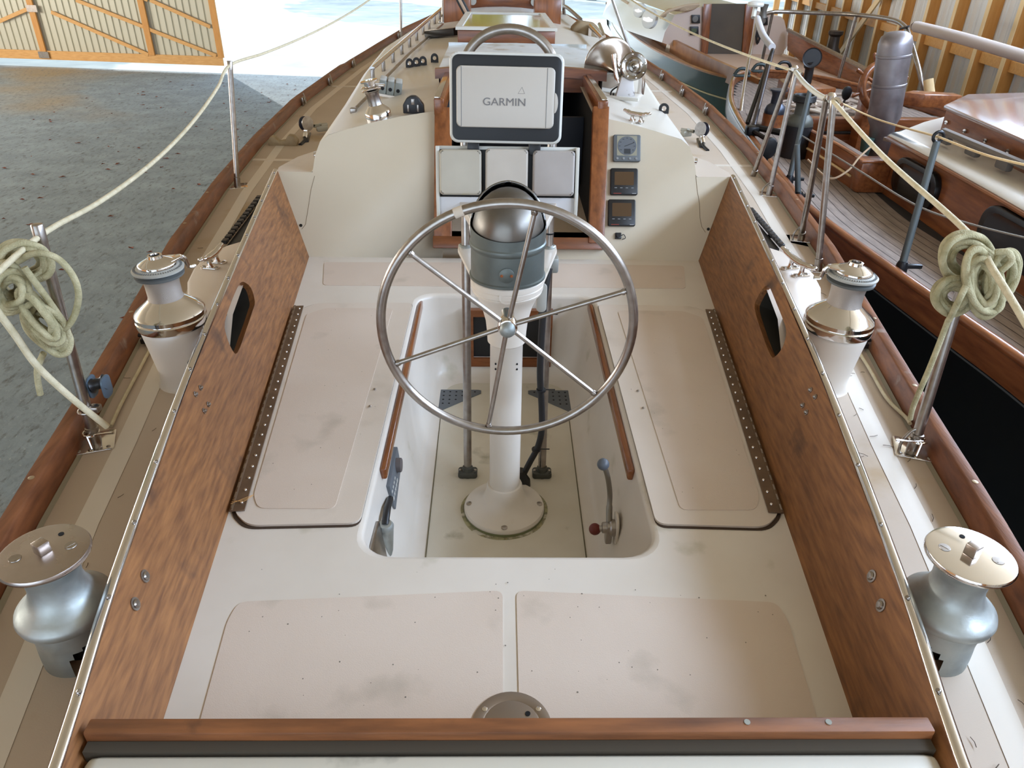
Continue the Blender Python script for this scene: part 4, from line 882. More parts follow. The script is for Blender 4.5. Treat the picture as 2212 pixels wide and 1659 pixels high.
# deck organiser strip by the forward hatch
a, b = cr_(922, 84), cr_(985, 78); t = thing('deck_organiser', 'black deck organiser strip at the left of the forward hatch', 'deck organiser', (a+b)/2)
m_ = MB(); dd = (b-a).normalized(); RM = M((dd, V((0, 0, 1)).cross(dd).normalized(), dd.cross(V((0, 0, 1)).cross(dd)).normalized())).transposed()
m_.box((a+b)/2+V((0, 0, .035)), ((b-a).length, .07, .06), RM, .006); bd = m_.build('body', 'black', t)
m_ = MB()
for k in (.2, .4, .6, .8): m_.box(a+(b-a)*k+V((0, -.037, .036)), (.016, .006, .036), RM, .002)
m_.build('sheave', 'chrome', bd)
m_ = MB(); m_.box((a+b)/2+V((0, 0, .068)), ((b-a).length, .06, .006), RM, .002); m_.build('top_plate', 'steel', bd)
# pair of deck blocks ahead of it
c = cr_(1030, 52); t = thing('snatch_block', 'black block standing tilted on the cabin top by the left box', 'block', c)
m_ = MB(); m_.prism([c+V((-.12+p[0]*.9-p[1]*.45, 0, .13+p[1]*.8)) for p in rrect(.085, .24, .042, 6)], (0, .04, 0), .006); m_.build('cheek', 'black', t)
m_ = MB(); m_.prism([c+V((-.12+p[0]*.9-p[1]*.45, -.006, .13+p[1]*.8)) for p in rrect(.035, .20, .010, 3)], (0, .008, 0), .001); m_.build('strap_plate', mat('pierced_strap', (186, 160, 136), .5, .4), t)
m_ = MB(); m_.tube([c+V((-.05, .01, .06)), c+V((-.02, .01, .01))], .012, 8); m_.lathe([(.03, 0), (.03, .03)], c+V((-.02, 0, 0)), (0, 0, 1), 14); m_.build('swivel', 'steel', t)
c = cr_(1044, 50); m_ = MB(); m_.lathe([(.045, 0), (.045, .02), (.02, .024), (0, .024)], c+V((.0, 0, .045)), (.25, -.95, .1), 20); m_.box(c+V((0, 0, .012)), (.05, .04, .03)); solo('block', m_, 'black', 'small round black block beside the tilted block', 'block')
# forward hatch with reflecting pane
hz = .86
t = thing('forward_hatch', 'low glass hatch with a wooden coaming ahead of the sliding hatch', 'hatch', (.03, 7.1, .72))
X0, X1, Y0, Y1 = -.385, .42, 6.45, 7.75
m_ = MB(); m_.box(((X0+X1)/2, (Y0+Y1)/2, .785), (X1-X0-.03, Y1-Y0-.03, .15), None, .006); m_.build('coaming', 'teakx', t)
m_ = MB(); m_.holed([(X0, Y0, .862), (X1, Y0, .862), (X1-.03, Y1, .872), (X0+.03, Y1, .872)], [[(X0+.05, Y0+.06, .8625), (X1-.05, Y0+.06, .8625), (X1-.08, Y1-.06, .8718), (X0+.08, Y1-.06, .8718)]], (0, 0, .022)); m_.build('frame', 'white', t, 0)
m_ = MB(); m_.poly([(X0+.05, Y0+.06, .876), (X1-.05, Y0+.06, .876), (X1-.08, Y1-.06, .885), (X0+.08, Y1-.06, .885)]); m_.build('pane', mat('smoked_pane', (120, 118, 104), .06, 0, coat=1), t)
for x in (-.2, .26):
    m_ = MB(); m_.lathe([(.025, 0), (.022, .018), (0, .02)], V((x, Y0+.012, .80)), (0, -1, 0), 14); m_.build('latch_knob', 'white', t)
# sea-hood step and ventilator boxes ahead
m_ = MB(); m_.loft([[(x, y, zr(x, y)+.02) for x in (-.40, -.2, 0, .2, .42)] for y in (8.25, 9.4)]); m_.loft([[(x, 8.25, zr(x, 8.25)+z) for x in (-.40, -.2, 0, .2, .42)] for z in (-.01, .02)]); m_.build('raised_panel', mat('pale_blue_white_panel', (220, 224, 226), .35), boat, 0)
for k in (-1, 1):
    x = -.475 if k < 0 else .455; t = thing('vent_box', 'teak ventilator box with white top at the %s front of the cabin top' % ('left' if k < 0 else 'right'), 'vent box', (x, 8.6, .7), 0, 'teak ventilator boxes')
    m_ = MB(); m_.box((x, 8.62, .83), (.27, .36, .30), None, .01); m_.build('box', 'teakz', t)
    m_ = MB(); m_.box((x, 8.62, .99), (.30, .39, .03), None, .008); m_.build('lid', 'white', t)
    m_ = MB(); m_.lathe([(.10, 0), (.10, .02), (.07, .03), (.065, .09)], V((x, 8.66, 1.0)), (0, 0, 1), 24); m_.build('vent_collar', mat('tan_collar', (170, 150, 120), .6), t)
t = thing('mast_step_box', 'low varnished box with a white lid between the two ventilator boxes', 'box', (0, 9.2, .8))
m_ = MB(); m_.box((0, 9.6, .87), (1.05, .5, .16), None, .01); m_.build('box', 'teakx', t)
m_ = MB(); m_.box((0, 9.6, .965), (1.12, .56, .035), None, .01); m_.build('lid', 'white', t)
for k in (-1, 1):
    m_ = MB(); m_.lathe([(.04, 0), (.04, .02), (0, .022)], V((k*.38-.03, 9.345, .88)), (0, -1, 0), 14); m_.lathe([(.04, 0), (.04, .02), (0, .022)], V((k*.38+.04, 9.345, .88)), (0, -1, 0), 14); m_.build('hinge', 'lgrey', t)
    m_ = MB(); m_.box((k*.38, 9.34, .81), (.03, .02, .10)); m_.build('latch', 'lgrey', t)
# handrails on the cabin top
def handrail(side, pts, lab):
    P_ = [V(p) for p in pts]; t = thing('handrail', lab, 'handrail', P_[0])
    m_ = MB(); m_.tube([p+V((0, 0, .085)) for p in P_], .019, 12, flat=.7); m_.build('rail', 'chrome', t)
    tot = (P_[-1]-P_[0]).length; n = int(tot/.34); m_ = None
    for k in range(n+1):
        p = P_[0].lerp(P_[-1], k/n)+V((0, 0, .0)); p.z = zr(p.x, p.y)
        q = MB(); q.box(p+V((0, 0, .035)), (.022, .07, .10), None, .006); q.build('stanchion_post', 'steel', t)
pts = [cr_(806, 176), cr_(860, 118), cr_(960, 32)]; pts = [pts[0].lerp(pts[2], k/4) for k in range(5)]
for p in pts: p.z = zr(p.x, p.y)
handrail(-1, pts, 'long polished handrail along the left edge of the cabin top')
m_ = MB(); a, b = cr_(764, 243), cr_(956, 55); a.z += .012; b.z += .012; m_.tube([a, a.lerp(b, .5)+V((0, 0, .02)), b], .014, 8, flat=.5); m_.box(a, (.035, .05, .03), None, .004); solo('genoa_track', m_, 'steel', 'thin metal track beside the left handrail on the cabin top', 'track')
m_ = MB(); pp = [cr_(1219, 32), cr_(1252, 62)]; a, b = pp; m_.tube(spline([a+V((0, 0, .0)), a+V((0, -.03, .09)), b+V((0, .1, .09)), b+V((.01, 0, .07)), b+V((.01, 0, 0))], 4), .02, 10); t = solo('handrail', m_, 'steel', 'short handrail at the far right edge of the cabin top', 'handrail')
a, b = cr_(1273, 78), cr_(1299, 108); m_ = MB(); m_.tube([a+V((0, 0, .09)), b+V((0, 0, .09))], .02, 10); m_.box(a+V((0, 0, .045)), (.03, .07, .09)); m_.tube([cr_(1293, 72)+V((0, 0, .09)), cr_(1305, 84)+V((0, 0, .02))], .018, 8); solo('handrail', m_, 'chrome', 'second short handrail just ahead of the horn trumpet', 'handrail')
c = cr_(1268, 76); m_ = MB(); m_.prism([c+V((x, 0, z)) for x, z in ((-.15, -.02), (.13, -.06), (.15, .03), (.08, .10), (-.08, .12), (-.15, .06))], (0, .22, 0), .02); solo('wooden_chock', m_, mat('weathered_chock', (160, 140, 108), .7, col2=(120, 100, 74), sc=8), 'weathered wooden chock at the right edge of the cabin top', 'chock')
# horn
hb = cr_(1345, 212)
t = thing('air_horn', 'chrome trumpet horn on a white bracket at the right of the cabin top', 'horn', hb)
R1 = M.Rotation(math.radians(-24), 3, 'Z')
m_ = MB(); m_.box(hb+V((-.05, .04, .016)), (.20, .028, .02), R1, .003); m_.box(hb+V((-.015, -.10, .016)), (.20, .028, .02), R1, .003); m_.build('bearer', 'white', t)
m_ = MB(); A_ = hb+V((.0, -.05, .02)); m_.prism([A_+V((-.055, -.03, 0)), A_+V((.065, -.03, 0)), A_+V((.045, .0, .11)), A_+V((-.025, .0, .11))], (0, .05, 0), .003); m_.build('bracket', mat('scuffed_white_bracket', (196, 192, 190), .4, spots=((90, 74, 56), 14, .6, .06)), t)
dc = hb+V((.045, -.03, .19)); m_ = MB(); nd = V((.05, -1, .28)).normalized()
m_.lathe([(.080, -.03), (.082, 0), (.082, .010), (.075, .016), (.055, .010), (.050, .014), (.040, .018), (.030, .012), (.016, .016), (.012, .026), (0, .03)], dc, nd, 40); dph = m_.build('diaphragm', mat('dark_chrome', (150, 144, 136), .2, 1), t, 30)
m_ = MB()
x_, y_, d_ = m_.frame(nd)
for k in range(8): a = k*math.pi/4+.2; m_.lathe([(.006, .012), (.005, .02), (0, .021)], dc+(x_*math.cos(a)+y_*math.sin(a))*.068, nd, 8)
m_.build('diaphragm_screw', 'chrome', dph)
e1 = ay(1337, 138, dc.y+.10); e2 = ay(1300, 115, dc.y+.30)
dirb = (ay(1312, 133, dc.y+.24)-ay(1344, 160, dc.y+.02)).normalized()
st_ = ay(1347, 166, dc.y+.02)
m_ = MB(); m_.lathe([(.016, 0), (.019, .07), (.030, .12), (.052, .165), (.092, .205), (.150, .235), (.163, .238), (.165, .244), (.158, .244), (.090, .214), (.046, .17), (.024, .12), (.012, .06)], st_, dirb, 48, False); m_.build('trumpet', mat('tarnished_chrome', (168, 156, 144), .22, 1, col2=(140, 126, 112), sc=6), t, 60)
m_ = MB(); m_.tube(spline([dc+V((-.02, .03, -.03)), dc+V((-.09, .04, -.02)), dc+V((-.12, .05, .06)), st_+V((-.03, .0, -.03)), st_], 5), .018, 14); m_.build('throat_tube', 'chrome', t)
m_ = MB(); m_.tube(spline([st_+V((-.02, 0, -.05)), st_+V((-.07, 0, -.09)), st_+V((-.06, 0, -.17)), hb+V((-.06, 0, .03))], 6), .005, 8); m_.build('wire', 'rubber', t)
m_ = MB(); q = cr_(1383, 205); m_.tube(spline([q, q+V((.0, 0, .10)), q+V((-.03, 0, .15)), q+V((-.08, .0, .12))], 6), .015, 10, flat=1.6); solo('guard_loop', m_, 'chrome', 'small polished loop behind the horn', 'guard')
# cleat and pads
c = cr_(1374, 264); cleat('horn_cleat', 'small polished horn cleat on the right corner of the cabin top', (c.x, c.y, c.z), math.radians(-40), .17, .05, feet=1)
for s, px, py in ((-1, 683, 335), (1, 1501, 348)):
    p = ax(px, py, s*1.03); m_ = MB(); m_.lathe([(.018, 0), (.016, .012), (0, .014)], p, (s, -.3, 0), 14); solo('side_knob', m_, 'chrome', 'small round fitting on the %s side of the cabin' % ('left' if s < 0 else 'right'), 'fitting')
# genoa blocks on the side decks
def block(px, py, s, lab):
    b = az(px, py, .07); t = thing('sheet_block', lab, 'block', b); up_ = V((0, 0, 1)); d = V((s*.15, .97, 0)).normalized()
    m_ = MB(); m_.box(b+V((0, -.02, .012)), (.045, .30, .022), M.Rotation(-s*.15, 3, 'Z'), .003); m_.build('track_slide', 'blackal', t)
    c = b+V((0, .0, .12)); axw = V((-s*.8, -.6, .12)).normalized()
    m_ = MB(); m_.lathe([(.055, -.018), (.040, -.010), (.040, .010), (.055, .018)], c, axw, 28); m_.build('sheave', mat('dark_blue_sheave', (28, 30, 46), .4), t)
    for k in (-1, 1):
        m_ = MB(); m_.lathe([(.056, 0), (.057, .004), (.02, .005), (0, .005)], c+axw*.019*k, axw*k, 28); m_.build('cheek', 'steel', t)
    m_ = MB(); m_.box(c+V((0, -.03, -.06)), (.040, .05, .05), None, .008); m_.tube([c+V((0, -.03, -.05)), b+V((0, -.1, .03))], .018, 8); m_.build('shackle', 'chrome', t)
    m_ = MB(); m_.box(c+V((-s*.10, .10, -.055)), (.09, .05, .05), M.Rotation(.5, 3, 'Z'), .01); m_.tube([c+V((-s*.10, .08, -.02)), c+V((-s*.05, .05, -.03)), c+V((-s*.14, .12, -.03))], .014, 8); m_.build('cam_cleat', mat('grey_alloy_cleat', (168, 164, 150), .45, .4), t)
    m_ = MB(); m_.tube(spline([b+V((0, -.08, .03)), b+V((-s*.01, -.16, .02)), b+V((-s*.0, -.26, .012))], 4), .014, 8); m_.build('end_stop', 'blackal', t)
block(665, 300, -1, 'dark-wheeled sheet block on the left side deck beside the cabin')
block(1512, 312, 1, 'dark-wheeled sheet block on the right side deck beside the cabin')
b = az(612, 318, .07); m_ = MB(); m_.prism([b+V((x, 0, z)) for x, z in ((-.11, -.01), (.10, .0), (.115, .045), (.085, .085), (.045, .09), (.02, .05), (-.03, .04), (-.06, .075), (-.095, .075), (-.115, .045))], (0, .07, 0), .008); solo('wooden_chock', m_, mat('pale_worn_wood_chock', (176, 160, 130), .65, col2=(130, 108, 78), sc=9), 'pale notched chock standing on the left side deck', 'chock')
# small cleats along the toe rails
for s, L_ in ((-1, ((656, 232), (702, 186), (738, 155), (812, 108))), (1, ((1441, 180), (1473, 217), (1518, 252)))):
    for i, (px, py) in enumerate(L_):
        p = az(px, py, .10 if py > 200 else .14); y = p.y; x = s*(hw(y)-.012); p = V((x, y, zd(0, y)+.02))
        t = thing('rail_eye', 'small metal eye on the inside of the %s toe rail, %s' % ('left' if s < 0 else 'right', ['nearest of its row', 'second nearest of its row', 'third nearest of its row', 'farthest of its row'][i if s < 0 else 2-i]), 'eye', p, 0, 'eyes along the toe rails')
        m_ = MB(); m_.box(p+V((0, 0, .02)), (.016, .05, .075), None, .005); m_.build('plate', 'steel', t)
        m_ = MB(); m_.tube([p+V((-s*.02, 0, .03+.028*math.cos(a)))+V((0, .022*math.sin(a), 0)) for a in [2*math.pi*k/12 for k in range(12)]], .006, 8, True); m_.tube([p+V((-s*.02, 0, .055)), p+V((-s*.01, 0, .09))], .006, 6); m_.build('ring', 'steel', t)
# ------------------------------------------------------------ stanchions
def stanchion(base, top, lab, r=.0155, plate=(.10, .10), hole=True, loop=False, rz=0, cat='stanchion', group='lifeline stanchions of the cream boat'):
    base, top = V(base), V(top); t = thing('stanchion', lab, cat, base, 0, group); R_ = M.Rotation(rz, 3, 'Z')
    m_ = MB(); m_.prism([base+R_ @ V((p[0], p[1], 0)) for p in rrect(plate[0], plate[1], .010)], (0, 0, .006), .001); pl = m_.build('base_plate', 'chrome', t)
    m_ = MB()
    for a in (-1, 1):
        for b in (-1, 1): screw(m_, base+R_ @ V((a*plate[0]*.36, b*plate[1]*.36, .006)), (0, 0, 1), .007, .002)
    m_.build('base_screw', 'steel', pl)
    d = (top-base).normalized(); m_ = MB(); m_.lathe([(r*1.25, 0), (r*1.25, .06), (r, .062)], base, d, 18); m_.build('socket', 'steel', t)
    m_ = MB(); m_.cyl(base+d*.01, top, r, r, 20); post = m_.build('post', 'steel', t)
    if hole: m_ = MB(); m_.lathe([(r*1.04, -.05), (r*1.04, .0), (r*.9, .004), (0, .005)], top, d, 18); m_.build('cap', 'steel', post)
    if loop: m_ = MB(); m_.tube(spline([base+R_ @ V((-.045, -.02, .0)), base+R_ @ V((-.045, -.02, .04)), base+R_ @ V((-.02, 0, .075)), base+R_ @ V((0, 0, .08))], 4), .005, 8); m_.build('brace_loop', 'steel', t)
    return t
S1 = (-1.345, 1.99, .05); T1 = ay(80, 487, 2.04)
stanchion(S1, T1, 'left stern stanchion with the rope hank hanging on it', .0165, (.12, .12), rz=.35)
S2 = az(513, 403, .058); T2 = ay(496, 133, S2.y+.1)
stanchion(S2, T2, 'left amidships stanchion beside the front of the coaming', .0165, (.13, .12), rz=.3)
S3 = af(866, 80, zd); T3 = ay(865, -60, S3.y+.1); stanchion(S3, T3, 'far left stanchion near the forward end of the cabin', .018, (.15, .13))
A0 = az(1972, 972, .05); A1 = ay(2072, 600, 2.06)
R1_ = (1.345, 1.99, .05); RT1 = V((1.36, 2.05, .74)); stanchion(A0, RT1, 'right stern stanchion under the knotted rope hank', .0165, (.12, .12), rz=-.35, loop=True)
FA = az(1626, 382, .06); FB = az(1661, 421, .06); FC = az(1730, 518, .055); FD = az(1767, 583, .05)
TB = ay(1716, 150, FB.y+.08); TD = ay(1795, 212, FD.y+.05)
stanchion(FB, TB+V((.012, 0, 0)), 'upright stanchion of the far gate pair on the right rail', .0155, (.12, .10), loop=True, rz=-.3)
stanchion(FA, TB+V((-.012, .02, -.01)), 'slanting brace of the far gate pair on the right rail', .0155, (.12, .10), hole=False, rz=-.3)
stanchion(FD, TD+V((.012, 0, 0)), 'upright stanchion of the near gate pair, close to the right winch', .0155, (.12, .10), rz=-.3)
stanchion(FC, TD+V((-.012, .02, -.01)), 'slanting brace of the near gate pair on the right rail', .0155, (.12, .10), hole=False, loop=True, rz=-.3)
for k, (px, y_, lab) in enumerate(((1303, 9.6, 'right stanchion beyond the horn, against the bright yard'), (1217, 11.2, 'slim stanchion beside the right ventilator box'))):
    b = V((hw(y_)-.08 if k == 0 else ay(1217, 48, y_).x, y_, zd(0, y_) if k == 0 else .55)); tt = ay(px, -60, y_); stanchion(b, tt, lab, .018, (.1, .1))
y_ = 8.35; b = cr_(958, 48); stanchion(b, ay(957, -60, b.y), 'slim stanchion beside the left ventilator box', .02, (.1, .1))
# lifelines
def rope(name, pts, r, m, lab, cat='rope', group=None, n=8, seg=8):
    mm = MB(); mm.tube(spline(pts, seg), r, n); return solo(name, mm, m, lab, cat, group, 80)
def sag(a, b, s, n=7):
    a, b = V(a), V(b); return [a.lerp(b, k/n)-V((0, 0, s*4*(k/n)*(1-k/n))) for k in range(n+1)]
tl = T2-V((0, 0, .02)); tm = T1-V((0, 0, .03))
rope('lifeline', sag(ay(806, -6, 9.0), tl, .05)+sag(tl, tm, .10)[1:]+[ay(-60, 640, 1.75)], .0085, 'ropew', 'cream rope lifeline strung along the left side of the cream boat')
tb = TB+V((0, 0, -.01)); td = TD+V((0, 0, -.01)); te = ay(2085, 497, 2.12)
rope('lifeline', sag(ay(1361, -2, 9.6), tb, .05), .0085, 'ropew', 'cream rope lifeline from the bow to the far gate stanchions on the right')
rope('lifeline', sag(tb+V((.0, -.03, 0)), td, .02), .013, mat('pale_plastic_tube', (206, 204, 190), .4), 'short pale gate line between the two gate pairs')
rope('lifeline', [td+V((.005, -.02, 0)), td.lerp(te, .5)-V((0, 0, .015)), te, ay(2150, 590, 1.85), ay(2240, 740, 1.6)], .0095, 'ropew', 'cream rope lifeline running aft from the near gate pair through the rope hank')
for P_, lab in ((TB, 'chrome pelican hook fitting on the far gate pair'), (TD, 'chrome pelican hook fitting on the near gate pair')):
    m_ = MB(); m_.lathe([(.02, -.02), (.022, 0), (.012, .012), (0, .014)], P_+V((0, 0, .012)), (0, 0, 1), 14); m_.tube([P_+V((-.02, .02, 0)), P_+V((.02, -.035, .0)), P_+V((.025, -.07, -.015))], .009, 8); solo('gate_fitting', m_, 'chrome', lab, 'fitting', 'gate fittings')
# ------------------------------------------------------------ rope hanks
def hank(name, lab, y0, loops, extra=(), sc=1, org=(0, 0)):
    t = thing(name, lab, 'rope', ay(org[0]+150/sc, org[1]+500/sc, y0)); n = 0
    def P(x, y, d=0): return ay(org[0]+x/sc, org[1]+y/sc, y0+d)
    for (cx, cy, rx, ry, rot, k, dep) in loops:
        for i in range(k):
            q = MB(); f = 1-.15*(i % 4)-.07*(i//4); lay = -.02*(i//4); ph = random.uniform(0, .5); rj = rot+random.uniform(-9, 9)*(i > 0); cr, sr = math.cos(math.radians(rj)), math.sin(math.radians(rj)); pts = []
            for j in range(14):
                a = 2*math.pi*j/14+ph; u = rx*f*math.cos(a)*(1+.05*math.sin(2*a+i)); v = ry*f*math.sin(a)*(1+.05*math.cos(3*a+i))
                pts.append(P(cx+u*cr-v*sr+random.uniform(-4, 4), cy+u*sr+v*cr+random.uniform(-4, 4), dep+lay+.010*(i % 2)-.02*math.sin(a+.8+i)))
            q.tube(spline(pts, 4, True), .0098, 9, True); q.build('rope_turn', 'rope', t, 80)
    for pts in extra:
        q = MB(); q.tube(spline([P(*p) for p in pts], 6), .0092, 9); q.build('rope_end', 'rope', t, 80)
    return t
hank('rope_hank', 'knotted hank of weathered rope hanging on the left stern stanchion', 2.0,
     [(165, 290, 180, 125, 10, 6, -.02), (75, 490, 120, 140, 0, 7, -.06), (310, 730, 215, 105, 48, 8, -.05), (60, 420, 150, 90, 60, 6, -.03), (250, 640, 200, 60, 52, 3, -.09)],
     [[(160, 330, -.08), (300, 520, -.07), (440, 720, -.06)], [(120, 290, -.05), (240, 235, -.07), (380, 270, -.06), (480, 380, -.05), (520, 500, -.05), (505, 620, -.05), (460, 710, -.06), (395, 760, -.07)], [(290, 900, -.05), (250, 1000, -.05), (250, 1080, -.05), (268, 1175, -.05)]], 3.073, (0, 470))
rope('strap', [ay(-30, 640, 1.85), ay(30, 720, 1.88), ay(80, 790, 1.9), ay(155, 860, 1.93), ay(232, 922, 1.96)], .010, 'ropew', 'flat cream strap running down to the foot of the left stern stanchion', 'strap')
hank('rope_hank', 'knotted hank of weathered rope hanging on the right stern stanchion', 2.0,
     [(1800, 610, 200, 185, 20, 5, .03), (1700, 880, 150, 130, -15, 8, -.02), (1915, 780, 130, 255, -8, 8, -.06), (2050, 740, 105, 200, 25, 6, -.04)],
     [[(1790, 800, -.10), (1730, 920, -.10), (1660, 1060, -.06)], [(2000, 560, -.08), (2090, 560, -.09), (2120, 620, -.09), (2040, 700, -.09)]], 3.393, (1560, 380))
rope('rope_tail', [ay(2049, 690, 1.97), ay(2010, 790, 1.97), ay(1975, 872, 1.97), ay(1966, 905, 1.98)], .0085, 'rope', 'rope tail dropping from the right hank to the stanchion foot', 'rope')
# jammers and lines on the side decks
for s, px, py, lab in ((-1, 322, 738, 'left'), (1, 1858, 748, 'right')):
    c = az(px, py, .06); t = thing('jam_cleat', 'small black jam cleat beside the %s toe rail by the winch' % lab, 'cleat', c)
    m_ = MB(); m_.box(c+V((0, 0, .012)), (.045, .055, .022), None, .004); m_.build('base', 'black', t)
    m_ = MB(); m_.tube([c+V((-.035, 0, .030)), c+V((0, 0, .025)), c+V((.035, 0, .030))], .009, 8); m_.build('horns', 'black', t)
rope('deck_line', [az(330, 742, .062), az(300, 800, .06), az(262, 872, .06), az(240, 920, .06)], .0065, 'ropew', 'thin pale line on the left side deck from jam cleat to stanchion')
rope('deck_line', [az(1850, 752, .062), az(1880, 800, .06), az(1915, 860, .06), az(1955, 900, .065), az(1966, 915, .075)], .0065, 'ropew', 'thin pale line on the right side deck from jam cleat to stanchion')
# swivel block tied to the left stern stanchion
c = ay(205, 845, 2.02); t = thing('swivel_block', 'blue-grey block clamped to the left stern stanchion', 'block', c)
m_ = MB(); m_.lathe([(.026, -.02), (.018, -.01), (.018, .01), (.026, .02)], c+V((.0, .03, .01)), (.9, .2, .2), 20); m_.build('sheave', 'black', t)
for k in (-1, 1): m_ = MB(); m_.prism([c+V((k*.02, .03+p[0], .0+p[1])) for p in rrect(.055, .075, .02)], (k*.006, 0, 0), .001); m_.build('cheek', mat('blue_grey_cheek', (92, 108, 122), .4, .4), t)
m_ = MB(); q = V(S1).lerp(T1, .17); m_.tube([q+V((.024*math.cos(a), .024*math.sin(a), 0)) for a in [2*math.pi*k/14 for k in range(14)]], .004, 8, True); m_.box(q+V((.03, .0, .008)), (.03, .03, .02), None, .004); m_.build('clamp_ring', 'steel', t)
for S_, x in ((V(S1), 1), (V(A0), -1)):
    m_ = MB(); q = S_+V((0, -.005, .045)); m_.tube(spline([q+V((.024*math.cos(a), .024*math.sin(a), 0)) for a in [2*math.pi*k/10 for k in range(10)]]+[q+V((x*.05, -.02, .01)), q+V((x*.085, -.02, .014))], 3), .004, 8); m_.tube([S_+V((x*.01, -.04, .006)), S_+V((x*.0, -.03, .045)), q], .005, 8); solo('snap_shackle', m_, 'chrome', 'small shackle at the foot of the %s stern stanchion' % ('left' if x > 0 else 'right'), 'shackle')
# ============================================================ the varnished yacht alongside
Mt['hullblk'] = mat('black_topsides', (10, 10, 11), .5)
Mt['oldteak'] = mat('weathered_teak_deck', (150, 134, 122), .7, col2=(118, 104, 94), sc=5, stretch=(6, 1, 6), bump=.06, bsc=40)
rail = [(2.34, .2), (2.36, 1.2), (2.34, 2.1), (2.31, 2.83), (2.27, 3.24), (2.235, 3.6), (2.21, 3.86), (2.17, 4.29), (2.145, 4.61), (2.13, 4.95), (2.14, 5.3), (2.19, 5.8), (2.25, 6.31), (2.35, 7.2), (2.5, 8.25), (2.66, 9.1), (2.86, 9.85), (3.08, 10.6), (3.3, 11.15), (3.55, 11.48), (3.85, 11.58), (4.15, 11.45), (4.45, 11.1), (4.68, 10.6), (4.88, 9.9), (5.05, 9.0), (5.18, 8.0), (5.24, 7.0), (5.24, 6.0), (5.18, 5.0), (5.1, 4.0), (5.0, 3.0), (4.9, 2.0), (4.75, 1.0), (4.6, .2)]
RP_ = spline([V((x, y, -.10)) for x, y in rail], 4)
cen = V((3.65, 5.5, 0))
def inward(i, d):
    a = RP_[max(i-1, 0)]; b = RP_[min(i+1, len(RP_)-1)]; t_ = (b-a).normalized(); n_ = V((t_.y, -t_.x, 0)); return RP_[i]+n_*d
yt = thing('wooden_yacht', 'varnished wooden yacht with teak deck lying to the right of the cream boat', 'boat', (3.7, 5.5, GZ))
mb = MB(); mb.loft([[inward(i, d)+V((0, 0, z)) for d, z in ((-.02, -.145), (-.01, -.16), (.0, -.165), (.03, -.6), (.14, -1.1), (.6, -1.5), (1.2, -1.6))] for i in range(len(RP_))]); mb.build('hull', 'hullblk', yt)
mb = MB(); mb.loft([[inward(i, d)+V((0, 0, z)) for d, z in ((-.008, -.0), (-.018, -.04), (-.022, -.145), (.01, -.15))] for i in range(len(RP_))]); mb.build('varnished_strake', 'varn', yt)
mb = MB(); mb.tube([inward(i, .018)+V((0, 0, -.008)) for i in range(len(RP_))], .034, 12, flat=.8); mb.build('cap_rail', 'varn', yt, 60)
mb = MB(); mb.loft([[inward(i, d)+V((0, 0, z)) for d, z in ((.045, -.0), (.045, -.10))] for i in range(len(RP_))]); mb.build('bulwark', 'varn', yt)
mb = MB(); mb.loft([[inward(i, -.026)+V((0, 0, -.148)) for i in range(len(RP_))], [inward(i, -.026)+V((0, 0, -.158)) for i in range(len(RP_))]]); mb.build('boot_line', mat('pale_line', (90, 92, 92), .6), yt)
# teak planks following the rail on the near side deck, and fore-and-aft under the after deck
DZ = -.195
inn = [inward(i, .04) for i in range(len(RP_))]; inn = [V((p.x, p.y, DZ)) for p in inn]
hole = [V(p) for p in ((3.28, 6.35, DZ), (4.45, 6.35, DZ), (4.45, 7.95, DZ), (3.28, 7.95, DZ))]
mb = MB(); mb.holed(inn, [hole], (0, 0, -.02)); mb.build('deck_seam', mat('black_seam', (44, 40, 38), .9), yt, 0)
def pk(rows):
    m_ = MB(); m_.loft(rows); m_.build('deck_plank', 'oldteak', yt, 0)
for k in range(10):
    d0 = .05+k*.070; pk([[(inward(i, d).x, inward(i, d).y, DZ+.0045) for d in (d0, d0+.0655)] for i in range(0, 66)])
def cross(x, off):
    P = [inward(i, off) for i in range(len(RP_))]; r = []
    for a, b in zip(P, P[1:]):
        if (a.x-x)*(b.x-x) < 0: r.append(a.y+(b.y-a.y)*(x-a.x)/(b.x-a.x))
    return r
for k in range(33):
    x0 = 2.80+k*.070; x1 = x0+.0655; r = [y for y in cross((x0+x1)/2, .06) if y > 8]
    if not r: continue
    y1 = max(r)-.03; y0 = 8.0 if 3.2 < x0 < 4.45 else 6.9; pk([[(x0, y0, DZ+.003), (x1, y0, DZ+.003)], [(x0, y1, DZ+.003), (x1, y1, DZ+.003)]])
# cockpit well
mb = MB(); mb.box((3.865, 7.15, -.46), (1.17, 1.6, .53)); bmesh.ops.delete(mb.b, geom=[f for f in mb.b.faces if f.normal.z > .9], context='FACES'); mb.build('cockpit_well', 'varnx', yt, 0)
for z in (-.32, -.46):
    mb = MB(); mb.box((3.9, 7.93, z), (.8, .02, .10), None, .004); mb.build('locker_front', 'varnx', yt)
for k in range(6):
    mb = MB(); mb.box((2.93+k*.06, 6.75, -.135), (.056, 1.5, .015)); mb.build('seat_slat', 'oldteak', yt)
mb = MB(); mb.box((3.08, 6.75, -.17), (.37, 1.5, .05)); mb.build('seat_base', 'varn', yt)
mb = MB(); mb.box((3.9, 8.06, -.13), (1.5, .14, .13), None, .01); mb.build('bridge_deck', 'varnx', yt)
